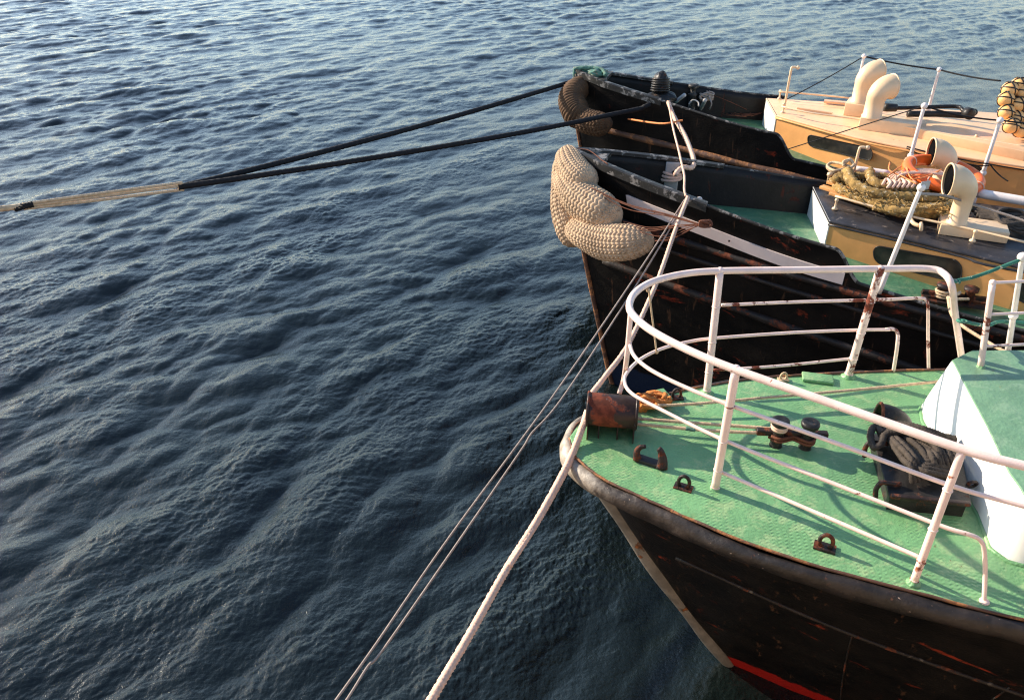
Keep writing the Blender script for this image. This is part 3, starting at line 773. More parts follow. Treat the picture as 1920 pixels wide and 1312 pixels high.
# breasthook plates closing the bow
for H, B, zf, L_ in ((H2, B2, zt2, .42), (H3, B3, zt3, .55)):
    mb = MB(); us = np.linspace(0, L_, 10)
    poly = [H.loc(u, H.hb(u, zf(u))-.005, 0) for u in us]+[H.loc(u, -H.hb(u, zf(u))+.005, 0) for u in us[::-1]]
    prism(mb, [(p.x, p.y) for p in poly], zf(.2)-.06, zf(.2)-.01); mb.build('breasthook', 'bulwark_cap', B)
def strake(H, B, z0, z1, s0, s1, r, m, side=1, sag=.0, off=.0):
    mb = MB(); tube(mb, [H.pt(x, z0+(z1-z0)*(x-s0)/(s1-s0)-sag*math.sin(math.pi*(x-s0)/(s1-s0)), side, off) for x in np.linspace(s0, s1, 70)], r, 10, lambda a, L, rr: rr*.12*math.sin(L*6)); mb.build('rubbing_strake', m, B)
for side in (1, -1):
    strake(H2, B2, 2.62, 2.25, .25, 8.5, .045, 'strake', side); strake(H2, B2, 1.95, 1.55, .5, 8.5, .05, 'strake', side)
    strake(H2, B2, 2.42, 2.05, .6, 8.5, .03, 'strake', side)
    strake(H3, B3, 2.62, 2.2, .15, 8.5, .05, 'stem_rust' if side > 0 else 'strake', side); strake(H3, B3, 2.0, 1.6, .5, 8.5, .05, 'strake', side)
# white name board (blank) on the near bow of the middle boat
mb = MB(); rows = []
for x in np.linspace(.80, 3.28, 40):
    zc = zt2(x)-.30-.0*x; h_ = .068
    row = [H2.pt(x+(.0 if z < 0 else (-.03 if x < .85 else 0)), zc+z, 1, .022) for z in (-h_, h_)]
    row2 = [H2.pt(x, zc+z, 1, .002) for z in (h_, -h_)]
    rows.append(row+row2)
grid(mb, rows, False, close=True); mb.add(rows[0], [(3, 2, 1, 0)], False); mb.add(rows[-1], [(0, 1, 2, 3)], False)
wb = mb.build('bow_board', 'board', B2)
for x in (1.15, 2.05, 2.9):
    c = H2.pt(x, zt2(x)-.30, 1, .024); lb = MB(); lathe(lb, c, [(.012, 0), (.012, .008), (.001, .01)], 6, H2.n); lb.build('bolt', 'rusty', wb)

# --- deckhouses built from wall lines
def cabin(B, roofpts, roofz, basez, inset, wallm, frontm, roofm, lip=.02):
    """roofpts: near-front, ... near-aft, far-aft, ..., far-front ; first edge after last = front"""
    n = len(roofpts); rf = MB(); prism(rf, [(p.x, p.y) for p in roofpts], [z-.03 for z in roofz], roofz); ro = rf.build('deckhouse_roof', roofm, B, bevel=.01)
    cx = sum((p for p in roofpts), Vector())/n
    wp = [p+(cx-p).normalized()*inset for p in roofpts]
    wl = MB()
    for i in range(n-1):
        a, b = wp[i], wp[i+1]
        wl.add([Vector((a.x, a.y, basez[i])), Vector((b.x, b.y, basez[i+1])), Vector((b.x, b.y, roofz[i+1]-.028)), Vector((a.x, a.y, roofz[i]-.028))], [(0, 1, 2, 3)], False)
    wl.build('deckhouse_wall', wallm, B)
    a, b = wp[-1], wp[0]; fw = MB(); fd = (b-a).normalized(); nn = Vector((fd.y, -fd.x, 0)); nn = nn if nn.x < 0 else -nn
    f0 = nn*.012
    fw.add([Vector((a.x, a.y, basez[-1]))+f0, Vector((b.x, b.y, basez[0]))+f0, Vector((b.x, b.y, roofz[0]-.0))+f0, Vector((a.x, a.y, roofz[-1]-.0))+f0,
            Vector((a.x, a.y, basez[-1])), Vector((b.x, b.y, basez[0])), Vector((b.x, b.y, roofz[0]-.0)), Vector((a.x, a.y, roofz[-1]-.0))],
           [(0, 1, 2, 3), (7, 6, 5, 4), (0, 4, 5, 1), (1, 5, 6, 2), (2, 6, 7, 3), (3, 7, 4, 0)], False)
    fw.build('deckhouse_front', frontm, B)
    return wp, ro
rz2 = [2.90, 2.90, 2.89, 2.88, 2.86, 2.86, 2.9, 2.9]
r2 = [P(1554, 414, 2.90), P(1671, 447, 2.90), P(1806, 474, 2.89), P(1920, 502, 2.88), Vector((8.1, 5.9, 0)), Vector((8.8, 7.6, 0)), Vector((5.4, 8.9, 0)), P(1523, 350, 2.90)]
r2[1] = r2[0].lerp(r2[2], .46)
wp2, roof2 = cabin(B2, r2, rz2, [2.45]*3+[2.3]*3+[2.4, 2.45], .022, 'tan', 'housewhite', 'roofblack')
rz3 = [3.05]*4+[3.03, 3.03, 3.05, 3.05]
r3 = [P(1454, 216, 3.05), P(1600, 256, 3.05), P(1700, 277, 3.05), P(1920, 312, 3.05), Vector((8.6, 8.7, 0)), Vector((9.8, 11.0, 0)), P(1874, 212, 3.05), P(1436, 184, 3.05)]
wp3, roof3 = cabin(B3, r3, rz3, [2.55]*3+[2.4]*3+[2.5, 2.55], .022, 'tan', 'housewhite', 'cream')
def edge_bead(B, pts, r, m):
    mb = MB(); tube(mb, smooth(pts, .15), r, 8); mb.build('roof_moulding', m, B)
edge_bead(B2, [Vector((p.x, p.y, z-.045)) for p, z in zip(r2[:5], rz2[:5])], .014, 'roofblack')
edge_bead(B3, [Vector((p.x, p.y, z-.04)) for p, z in zip(r3[:5], rz3[:5])], .014, 'tan')
def window(B, quad, A, Bp, out=.012):
    """long dark window with rounded ends on a wall plane"""
    tl, tr, br, bl = [W(x, y, A, Bp) for x, y in quad]
    d = (Bp-A); d.z = 0; d.normalize(); nn = Vector((d.y, -d.x, 0)); nn = nn if nn.y < 0 else -nn
    def inner(k, off):
        pts = []; 
        U = (tr-tl); V = (bl-tl); h = V.length; wv = U.length; rr = .42*h
        for (cx_, cy_, a0) in ((wv-rr, rr, -90), (wv-rr, h-rr, 0), (rr, h-rr, 90), (rr, rr, 180)):
            for q in range(7):
                a = R(a0+15*q); x = cx_+rr*math.cos(a)*k; y = cy_+rr*math.sin(a)*k
                x = wv/2+(x-wv/2); pts.append(tl.lerp(tr, x/wv)+(bl.lerp(br, x/wv)-tl.lerp(tr, x/wv))*(y/h)+nn*off)
        return pts
    g = MB(); p = inner(1, out); q = inner(1, 0); n = len(p); g.add(p, [tuple(range(n))], False); grid(g, [p+[p[0]], q+[q[0]]])
    o = g.build('window', 'glass', B)
    fr = MB(); tube(fr, p+[p[0]], .007, 6); fr.build('frame', 'iron', o)
window(B2, ((1637, 459), (1804, 489), (1803, 531), (1640, 492)), wp2[0], wp2[2])
window(B3, ((1515, 252), (1637, 279), (1635, 302), (1516, 273)), wp3[0], wp3[1])
window(B3, ((1780, 301), (1842, 312), (1840, 340), (1780, 327)), wp3[2], wp3[3])
window(B2, ((1903, 525), (2010, 550), (2010, 590), (1903, 562)), wp2[2], wp2[3])

# --- roof rails
def roofrail(B, pts, z, hh, posts, m='cream_clean', r=.013):
    rl = MB(); P0 = [P(x, y, z+hh) for x, y in pts]; tube(rl, smooth(P0, .1), r, 10); o = rl.build('roof_handrail', m, B)
    for x, y in posts:
        c = P(x, y, z); pp = MB(); lathe(pp, c, [(.035, 0), (.032, .012), (.013, .022), (.012, hh-.01), (.022, hh), (.02, hh+.02), (.001, hh+.028)], 12); pp.build('rail_post', m, o)
roofrail(B2, [(1566, 368), (1700, 404), (1824, 431), (1925, 455), (2100, 500)], 2.91, .10, [(1565, 392), (1823, 452)])
roofrail(B3, [(1465, 200), (1520, 212), (1637, 228), (1800, 256), (1925, 276)], 3.05, .12, [(1637, 240), (1825, 273), (1467, 212)])
roofrail(B3, [(1460, 172), (1520, 177), (1592, 184)], 3.05, .12, [(1461, 186)])
# bent stub pipes (navigation lamp brackets)
for B, x, y, z, h in ((B3, 1470, 205, 3.05, .62), (B2, 1598, 335, 2.92, .40)):
    c = P(x, y, z); mb = MB(); tube(mb, smooth([c, c+Vector((0, 0, h*.9)), c+Vector((.02, 0, h)), c+Vector((.08, -.02, h))], .03), .017, 10); ball(mb, c+Vector((.09, -.02, h)), .028); mb.build('lamp_bracket', 'cream_clean', B)

# --- cowl vents
def cowl(B, base, zb, h, r, mouth_dir, rm, m='cream_clean', seg=22, boxs=None):
    if boxs:
        bx = MB(); box(bx, Vector((base.x, base.y, zb+boxs[2]/2))+Vector(boxs[4]), boxs[0], boxs[1], boxs[2], boxs[3]); o0 = bx.build('vent_box', m, B, bevel=.008); zb += boxs[2]
    d = Vector((math.cos(mouth_dir), math.sin(mouth_dir), 0)); mb = MB()
    b = Vector((base.x, base.y, zb)); rows = []; spine = [(b, Vector((0, 0, 1)), r*1.12), (b+Vector((0, 0, .02)), Vector((0, 0, 1)), r*1.12), (b+Vector((0, 0, .03)), Vector((0, 0, 1)), r), (b+Vector((0, 0, h*.5)), Vector((0, 0, 1)), r)]
    top = b+Vector((0, 0, h*.52)); Rb = rm*1.05
    for k in range(1, 13):
        a = (math.pi/2)*k/12
        c = top+Vector((0, 0, 1))*Rb*math.sin(a)+d*Rb*(1-math.cos(a))
        spine.append((c, (Vector((0, 0, 1))*math.cos(a)+d*math.sin(a)), r+(rm-r)*(k/12)**.8))
    c, t, _ = spine[-1]; spine.append((c+t*.03, t, rm*1.0)); side = Vector((-d.y, d.x, 0))
    for c, t, q in spine:
        up = side.cross(t); rows.append([c+side*math.cos(2*math.pi*j/seg)*q+up*math.sin(2*math.pi*j/seg)*q for j in range(seg)])
    grid(mb, [rw for rw in rows][::-1], True, close=True); o = mb.build('cowl_vent', m, B)
    c, t, q = spine[-1]
    lp = MB(); torus(lp, c, q, .010, t, seg, 8); lp.build('vent_rim', m, o)
    ms = MB(); lathe(ms, c-t*.022, [(q*.96, 0), (q*.96, .004), (.001, .005)], seg, t); ms.build('hole_shade', 'shade_black', o)  # black disc across the mouth, painted shade in place of a dark interior
# two on the far boat, mouths turned away from the viewer
cowl(B3, P(1609, 203, 3.14), 3.05, .50, .125, R(12), .165, boxs=(.42, .40, .18, R(-29), (.05, .02, 0)))
cowl(B3, P(1632, 229, 3.15), 3.05, .46, .125, R(12), .165, boxs=(.74, .34, .17, R(-29), (.24, -.05, 0)))
# two on the middle boat, mouths to the left
cowl(B2, P(1791, 425, 2.97), 2.89, .56, .095, R(170), .17, boxs=(.66, .32, .12, R(-22), (.19, 0.0, 0)))
cowl(B2, P(1763, 345, 2.92), 2.90, .44, .11, R(170), .17)

# --- raised hatch trunk and boom on the far boat's roof
q = [P(1690, 236, 3.17), P(1925, 285, 3.17), P(1960, 262, 3.17), P(1725, 222, 3.17)]
mb = MB(); prism(mb, [(p.x, p.y) for p in q], 3.045, 3.17); mb.build('roof_trunk', 'cream', B3, bevel=.01)
mb = MB(); bar(mb, P(1545, 190, 3.08), P(1610, 196, 3.08), .12, .03); mb.build('roof_batten', 'cream', B3)
mb = MB(); bar(mb, P(1495, 203, 3.075), P(1560, 213, 3.075), .05, .025); mb.build('roof_batten', 'cream', B3)
bm_ = thing('boom', (5.5, 11.2, 3.2), 'black folded boom lying along the cream deckhouse roof behind the vents', 'boom')
mb = MB(); tube(mb, smooth([P(1656, 201, 3.30), P(1690, 203, 3.30), P(1790, 200, 3.33), P(1805, 207, 3.32), P(1822, 216, 3.28)], .06), .028, 10); lathe(mb, P(1664, 202, 3.30), [(.055, -.05), (.06, 0), (.055, .12), (.03, .14)], 12, (1, -.1, 0)); mb.build('boom_arm', 'iron', bm_)
mb = MB(); tube(mb, smooth([P(1702, 214, 3.26), P(1760, 214, 3.26), P(1812, 217, 3.26)], .1), .045, 12); mb.build('boom_tube', 'iron', bm_)
mb = MB(); lathe(mb, P(1816, 213, 3.30), [(.05, -.06), (.08, -.05), (.08, .05), (.05, .06)], 14, (.3, -1, 0)); ball(mb, P(1826, 211, 3.3), .05); mb.build('boom_hinge', 'iron', bm_)

# ---------------------------------------------------------------- stanchions and lifelines
def stanchion(B, base, top, r=.022, m='stanchion', n=2):
    mb = MB(); base = Vector(base); top = Vector(top); tube(mb, smooth([base, top], .1), lambda t: r*(1.1-.25*t), 12); o = mb.build('stanchion', m, B)
    for k in range(n):
        p = base.lerp(top, 1 if k == 0 else .42); kb = MB(); ball(kb, p, r*1.65); kb.build('stanchion_ball', m, o)
    return o
def vst(B, tx, ty, zt, H_, r=.022, **k):
    t = P(tx, ty, zt); return t, stanchion(B, (t.x, t.y, zt-H_), t, r, **k)
tA, _ = vst(B3, 1620, 106, 3.78, 1.0); tB, _ = vst(B3, 1761, 131, 3.7, 1.0)
tC, _ = vst(B3, 1733, 199, 3.70, 1.1, r=.025); tD, _ = vst(B3, 1875, 226, 3.62, 1.15, r=.025)
# middle boat: long one with a square tag, and one at the right edge

tE = P(1727, 352, 3.72); stE = stanchion(B2, P(1648, 549, 2.56), tE, .024, n=1)
mb = MB(); box(mb, tE+Vector((.03, 0, .02)), .11, .012, .085, R(20)); mb.build('tag_plate', 'galv', stE, bevel=.01)
tF = P(1917, 482, 3.62); stanchion(B2, P(1889, 662, 2.50), tF, .024)
def wire(a, b, r=.006, sag=.02, m='blackrope', mb=None):
    a = Vector(a); b = Vector(b); mb = mb or MB()
    return tube(mb, [a.lerp(b, t)-Vector((0, 0, sag*4*t*(1-t))) for t in np.linspace(0, 1, 24)], r, 6)
ll = MB()
wire(P(1474, 187, 3.1), tA, mb=ll, r=.008); wire(tA, tB, mb=ll, r=.012); wire(tB, P(1876, 152, 3.72), mb=ll, r=.012)
tag(ll.build('lifeline', 'blackrope'), 'black lifeline slung along the far side of the cream-roofed boat', 'lifeline')
ll = MB()
wire(P(1474, 281, 2.75), tC, mb=ll, r=.008, sag=.0); wire(tC, tD, mb=ll, r=.011, sag=.03); wire(tD, tD+Vector((1.6, -.5, 0)), mb=ll, r=.011)
cL = P(1700, 275, 3.17); dL = P(1856, 308, 3.1)
wire(cL, dL, mb=ll, r=.009); wire(dL, dL+Vector((1.3, -.45, -.05)), mb=ll, r=.009); wire(cL-Vector((0, 0, .02)), dL-Vector((0, 0, .02)), mb=ll, r=.007, sag=.07)
wire(dL, P(1890, 340, 2.95), mb=ll, r=.008)
tag(ll.build('lifeline', 'blackrope'), 'black lifelines on the near side of the far boat, sloping across its long window', 'lifeline')

def D(px, py, d): return Vector((0, 0, CAM_H))+ray(px, py)*d
def sagline(mb, fn, pts, r, sag, **k):
    """rope of given control points with a little sag between the first and last"""
    pts = smooth(pts, .3); n = len(pts)-1
    return fn(mb, [p-Vector((0, 0, sag*4*(i/n)*(1-i/n))) for i, p in enumerate(pts)], r, **k)

# ================================================================ LINES TO THE QUAY
ml = thing('mooring_line', (-3.9, 9.0, 3.0), 'black double mooring line with beige tail, stretched over the water from the farthest bow', 'mooring line')
J = Q(341, 350, 9.0); K = Q(44, 387, 7.95)
mb = MB(); sagline(mb, rope, [H3.loc(.02, .02, 3.27), J], .034, .05, pitch=.2, step=.04); mb.build('black_rope', 'blackrope', ml)
S2 = D(1218, 196, 12.05)
mb = MB(); sagline(mb, rope, [S2, D(1130, 215, 11.75), J], .034, .06, pitch=.2, step=.04); mb.build('black_rope', 'blackrope', ml)
mb = MB()
rope(mb, [J+Vector((.14, .12, .0)), J, J+Vector((-.03, -.03, 0))], .034, .10); mb.build('splice', 'blackrope', ml)
mb = MB(); rope(mb, [K+Vector((.07, .06, 0)), K, K+Vector((-.07, -.06, -.005))], .033, .10); mb.build('splice', 'blackrope', ml)
mb = MB(); dl = (K-J)
for k, (o1, o2) in enumerate(((Vector((0, 0, .045)), Vector((0, 0, .024))), (Vector((0, 0, .01)), Vector((0, 0, -.002))), (Vector((0, 0, -.04)), Vector((0, 0, -.028))))):
    rope(mb, [J+o1+dl*-.01, J.lerp(K, .5)+(o1+o2)*.55, K+o2], .0155, .08)
torus(mb, J+Vector((0, 0, .0)), .032, .0155, (dl.normalized().cross(Vector((0, 0, 1)))), 16, 8)
mb.build('beige_rope', 'rope', ml)
mb = MB(); rope(mb, [K, K+dl*1.6+Vector((0, 0, .05)), K+dl*4.2+Vector((0, 0, .35))], .030, .15, step=.03); mb.build('beige_tail', 'rope', ml)

# thin grey pair from the middle bow
s0 = D(1284, 374, 8.86)
mb = MB(); tube(mb, smooth([s0, D(1200, 505, 8.3), D(1040, 738, 7.2), D(845, 1003, 6.1), D(706, 1205, 5.35), D(628, 1314, 4.95), D(480, 1520, 4.35)], .08), .0088, 8)
tag(mb.build('thin_line', 'greyrope'), 'straight thin brown-grey line from the middle bow, left one of the pair over the water', 'line')
mb = MB(); tube(mb, smooth([s0+Vector((.02, 0, 0)), D(1207, 512, 8.3), D(1062, 735, 7.2), D(996, 813, 6.8), D(985, 832, 6.75), D(880, 985, 6.1), D(722, 1212, 5.35), D(690, 1248, 5.2), D(644, 1320, 4.95), D(505, 1520, 4.35)], .06), .0088, 8)
tag(mb.build('thin_line', 'greyrope'), 'kinked thin grey line from the middle bow, right one of the pair over the water', 'line')
# white rope from the middle bow to the near fairlead
mb = MB(); braid(mb, [D(1290, 370, 8.85), D(1266, 432, 8.55), D(1232, 528, 8.05), D(1178, 645, 7.3), D(1135, 705, 6.75), D(1106, 742, 6.38)], .021, .06)
wr = mb.build('white_line', 'whiterope'); tag(wr, 'pinkish white rope from the middle boat\'s bow down to the rusty fairlead', 'rope')
mb = MB(); pts = [D(1101, 772, 6.32), D(1092, 800, 6.2), D(1064, 870, 6.0), D(1010, 970, 5.6), D(950, 1066, 5.2), D(880, 1190, 4.7), D(808, 1312, 4.25), D(740, 1430, 3.9)]
braid(mb, pts, .0245, .062); braid(mb, [p+Vector((.016, .012, .012*math.sin(i*2))) for i, p in enumerate(pts[:5])], .018, .05)
tag(mb.build('thick_mooring_rope', 'whiterope'), 'thick white braided mooring rope slanting from the near bow to the bottom edge', 'rope')
# rope between the two farther bows
mb = MB(); braid(mb, [D(1253, 192, 11.75), D(1264, 220, 11.5), D(1284, 255, 10.9), D(1297, 288, 10.3), D(1301, 306, 9.9), D(1296, 315, 9.8), D(1282, 314, 9.75), D(1272, 320, 9.7), D(1266, 328, 9.65)], .028, .08)
braid(mb, [D(1254, 196, 11.7), D(1262, 240, 11.0), D(1272, 280, 10.2), D(1277, 302, 9.7), D(1283, 330, 9.2), D(1283, 355, 8.95), D(1286, 368, 8.87)], .012, .05)
tag(mb.build('bow_rope', 'whiterope'), 'white rope hanging slack between the bows of the two farther boats', 'rope')

# fairlead post on the middle bow, with turns of rope
c = P(1262, 302, 3.14)
mb = MB(); box(mb, c-Vector((0, 0, .22)), .17, .13, .44, R(-8)); fp = mb.build('fairlead_post', 'galv', B2, bevel=.012)
mb = MB(); lathe(mb, c+Vector((.01, -.066, -.12)), [(.022, 0), (.022, .05), (.03, .055), (.001, .06)], 10, (0, -1, 0)); mb.build('bolt', 'rusty', fp)
mb = MB()
for k in range(3): torus(mb, c+Vector((0, -.01, -.22+.035*k)), .125-.01*k, .018, (.1*(k-1), .08, 1), 24, 8)
tag(mb.build('rope_turns', 'whiterope'), 'loops of pale rope round the square post on the middle bow', 'rope')
mb = MB(); tube(mb, smooth([P(1300, 386, 2.95), P(1305, 374, 3.02), P(1314, 372, 3.03), P(1313, 382, 2.98)], .01), .014, 8); mb.build('rope_hook', 'stanchion', B2)

# ================================================================ FENDERS
def knit(ncol, freq, amp):
    def d(a, L, rr):
        u = (a/(2*math.pi)*ncol) % 1*2-1
        ph = (L*freq+abs(u)*.55) % 1
        h = math.sin(math.pi*ph)**.7*(1-abs(u)**5*.75)*(1-.45*math.exp(-(u*7)**2))
        return amp*(h-.7)*min(1, rr/.12)+.004*math.sin(L*11+1.3*math.sin(a))+.006*math.sin(3*a+L*7)
    return d
def arm(par, pts, rad, name='plaited_arm', m='fender', ncol=17, freq=21, amp=.021, seg=204, step=.0058):
    mb = MB(); pp = smooth(pts, step)
    n = len(pp); rad = herm(np.linspace(0, 1, len(rad)), rad)
    def r(t):
        e = min(t, 1-t)*n*step/.11
        return rad(t)*(math.sqrt(max(0.02, 1-(1-min(1, e))**2)))
    tube(mb, pp, r, seg, knit(ncol, freq, amp)); return mb.build(name, m, par)
f2 = thing('bow_fender', (.75, 9.3, 2.4), 'fat beige plaited rope fender in three lobes on the middle boat\'s bow', 'fender')
arm(f2, [D(1070, 288, 10.0), D(1062, 318, 9.86), D(1060, 365, 9.78), D(1064, 405, 9.74), D(1076, 440, 9.70), D(1084, 462, 9.68)], [.10, .165, .175, .19, .19, .13])
arm(f2, [D(1060, 282, 9.95), D(1066, 300, 9.80), D(1077, 323, 9.62), D(1093, 341, 9.48), D(1107, 353, 9.38)], [.10, .16, .195, .205, .13])
arm(f2, [D(1056, 318, 9.82), D(1068, 345, 9.68), D(1092, 373, 9.47), D(1126, 396, 9.29), D(1163, 416, 9.16)], [.12, .20, .235, .23, .12])
arm(f2, [D(1074, 418, 9.60), D(1096, 438, 9.42), D(1135, 452, 9.22), D(1180, 455, 9.02), D(1226, 448, 8.90)], [.13, .19, .215, .205, .10])
# brown cords lashing the fender
lk = thing('fender_lashing', (1.9, 8.2, 2.6), 'bundle of thin brown cords tying the beige fender to the middle boat\'s side', 'cord')
kn = D(1322, 418, 8.42); mb = MB()
ends = [(1108, 352, 9.2), (1112, 356, 9.2), (1106, 349, 9.25), (1168, 415, 9.05), (1170, 420, 9.0), (1165, 422, 9.0), (1225, 448, 8.75), (1218, 440, 8.75), (1228, 452, 8.7), (1200, 435, 8.8), (1110, 358, 9.2)]
for i, (x, y, d) in enumerate(ends):
    e = D(x, y, d); k1_ = D(1312, 420+(i % 4), 8.42); m1 = e.lerp(k1_, .35)-Vector((0, 0, .03+.05*random.random())); m2 = e.lerp(k1_, .7)-Vector((0, 0, .02*random.random()))
    tube(mb, smooth([e, m1+Vector((0, -.03, 0)), m2+Vector((0, -.03, 0)), k1_], .04), .005, 6)
tube(mb, smooth([D(1058, 282, 9.8), D(1100, 281, 9.7), D(1128, 300, 9.5), D(1140, 308, 9.4)], .04), .006, 6)
mb.build('cord', 'lashing', lk)
mb = MB()
for i in range(7):
    a = random.uniform(0, 6); pts = [kn+Vector((.07*math.sin(a+k*1.3)-.02*0, .02*math.cos(k+a)-.02, .035*math.cos(a*2+k*1.1))) for k in range(6)]
    tube(mb, smooth(pts, .01), .010, 7)
mb.build('knot', 'lashing', lk)

f3 = thing('bow_fender', (1.0, 13.0, 2.6), 'brown wound rope fender on the farthest bow, under the green netting', 'fender')
arm(f3, [D(1098, 160, 12.9), D(1080, 170, 12.75), D(1072, 190, 12.65), D(1080, 212, 12.55), D(1096, 226, 12.45)], [.14, .19, .215, .22, .16], 'wound_coil', 'oldfender', 3, 22, .024, 60, .008)
arm(f3, [D(1085, 218, 12.65), D(1100, 228, 12.45), D(1122, 232, 12.3), D(1146, 232, 12.15)], [.15, .19, .19, .10], 'plaited_coil', 'oldfender', 12, 17, .022, 120, .008)
def crumple(mb, c, a, b, h, seed, fq=9, amp=.35):
    rs = np.random.RandomState(seed); dirs = rs.normal(size=(14, 3)); ph = rs.uniform(0, 6, 14); rows = []
    for i in range(25):
        th_ = math.pi*i/24; row = []
        for j in range(36):
            f_ = 2*math.pi*j/36; v = Vector((math.sin(th_)*math.cos(f_), math.sin(th_)*math.sin(f_), math.cos(th_)))
            q = sum(math.sin(fq*.5*(v.x*d[0]+v.y*d[1]+v.z*d[2])+p) for d, p in zip(dirs, ph))/5
            row.append(Vector(c)+Vector((v.x*a, v.y*b, v.z*h))*(1+amp*q))
        rows.append(row)
    grid(mb, rows[::-1], True, close=True); return mb
mb = MB(); crumple(mb, D(1090, 136, 12.85), .12, .10, .07, 3, 9, .3); crumple(mb, D(1122, 138, 12.65), .15, .09, .065, 5, 10, .3)
tube(mb, smooth([D(1076, 130, 12.8), D(1090, 128, 12.75), D(1112, 128, 12.7), D(1130, 132, 12.6), D(1136, 142, 12.5)], .02), .03, 9, lambda a, L, r: .008*math.sin(L*60+3*a))
tube(mb, smooth([D(1077, 130, 12.8), D(1076, 140, 12.78), D(1077, 149, 12.8)], .02), .02, 8)
tag(mb.build('net_bundle', 'tarp'), 'bundle of green and grey netting on the farthest boat\'s stem head', 'netting')

# ================================================================ FAR BOAT deck gear
wz = 2.8
c = D(1238, 165, 12.5)
mb = MB(); crumple(mb, c+Vector((0, 0, .07)), .13, .13, .18, 9, 8, .10); crumple(mb, c+Vector((.03, 0, -.14)), .22, .18, .10, 12, 9, .15); wo = mb.build('windlass', 'iron', B3)
mb = MB()
for k in range(6): torus(mb, c+Vector((0, 0, .14-.035*k)), .128+.003*k, .012, (0, .15, 1), 20, 6)
for a in (-.5, 0, .5): tube(mb, smooth([c+Vector((math.sin(a)*.13, -.10, -.05)), c+Vector((math.sin(a)*.12, -.09, .15)), c+Vector((math.sin(a)*.08, -.03, .235))], .03), .014, 7)
mb.build('chain_cover', 'iron', wo); mb = MB(); ball(mb, c+Vector((.0, -.125, .04)), .022); mb.build('bolt', 'rusty', wo)
c = P(1299, 178, 3.05)
mb = MB(); lathe(mb, c-Vector((0, 0, .3)), [(.07, 0), (.06, .03), (.06, .28), (.075, .31), (.045, .33), (.04, .40), (.085, .42), (.09, .45), (.07, .47), (.001, .47)], 18); mb.build('capstan', 'bulwark_cap', B3)
mb = MB(); tube(mb, smooth([P(1266, 192, 3.05), P(1284, 178, 3.2)], .05), .03, 9); tube(mb, smooth([P(1312, 208, 2.75), P(1322, 188, 3.02)], .05), .032, 9); tube(mb, smooth([P(1291, 196, 2.95), P(1299, 188, 3.02), P(1309, 192, 3.0), P(1310, 200, 2.95)], .02), .012, 7); mb.build('towing_frame', 'galv', B3)
mb = MB()
for i in range(6):
    cc_ = P(1325, 178, 3.05); a0 = random.uniform(0, 6); pts = [cc_+Vector((.12*math.sin(a0+k*1.4), .05*math.cos(a0+k), .05*math.sin(k*1.7+i)-.01*k)) for k in range(7)]
    tube(mb, smooth(pts, .02), .013, 7)
tube(mb, smooth([P(1329, 180, 3.05), P(1334, 195, 2.95), P(1330, 205, 2.85)], .03), .012, 7)
tag(mb.build('knotted_line', 'greyrope'), 'pale knotted line hanging by the capstan of the farthest boat', 'line')
mb = MB()
for i in range(9):
    a0 = random.uniform(0, 6); x0 = random.uniform(1375, 1410); pts = [P(x0+30*math.cos(a0+k*1.0), 208+9*math.sin(a0+k*1.0)+random.uniform(-3, 3), 2.72+.03*random.random()) for k in range(7)]
    tube(mb, smooth(pts, .04), .005, 5)
tube(mb, smooth([P(1330, 176, 3.05), P(1370, 192, 2.95), P(1400, 206, 2.8)], .05), .005, 5)
tag(mb.build('wire_tangle', 'lashing'), 'loose tangle of thin wire on the farthest boat\'s green deck before its house', 'wire')
mb = MB(); rope(mb, [H3.pt(1.0, 2.85, 1, .03), D(1240, 232, 11.4), D(1280, 226, 11.3)], .013, .05, 2)
tag(mb.build('side_cord', 'orangerope'), 'short red-brown twisted cord against the farthest boat\'s black side', 'cord')

# floats in a net
fn = thing('float_net', (6.4, 9.8, 3.2), 'bundle of orange round floats in black netting at the right edge of the far boat', 'floats')
def net_float(c, r):
    mb = MB(); ball(mb, c, r, .92, 18, 12); o = mb.build('float', 'float', fn)
    nb_ = MB()
    for ax_ in ((1, .2, .3), (.1, 1, .2), (.3, .4, 1)): torus(nb_, c, r*.985, .0085, ax_, 24, 6)
    nb_.build('net_cord', 'iron', o)
ld_ = 10.45
for x, y in ((1893, 168), (1916, 173), (1938, 180), (1886, 186), (1909, 196), (1932, 204), (1887, 210), (1904, 220), (1926, 228), (1896, 236), (1915, 244), (1936, 250), (1910, 160), (1932, 162)):
    net_float(D(x, y, ld_+random.uniform(-.05, .05)), .105)
for x, y in ((1900, 178), (1925, 188), (1900, 205), (1922, 215), (1908, 232), (1930, 240)):
    net_float(D(x, y, ld_+.17), .098)

# ================================================================ MIDDLE BOAT roof load
# planks and rails under the rope heap
pk = thing('plank_stack', (4.0, 8.2, 2.92), 'varnished orange-brown planks lying on the black roof beneath the weedy rope', 'planks')
for x0, y0, x1, y1, z, w_ in ((1540, 350, 1700, 400, 2.96, .09), (1552, 341, 1730, 392, 3.0, .07), (1556, 362, 1690, 404, 2.95, .05)):
    mb = MB(); bar(mb, P(x0, y0, z), P(x1, y1, z), w_, .035); mb.build('plank', 'plank', pk, bevel=.004)
mb = MB(); lathe(mb, P(1552, 345, 2.93), [(.02, 0), (.02, .1), (.035, .11), (.03, .14), (.001, .15)], 12); mb.build('peg', 'cream_clean', pk)

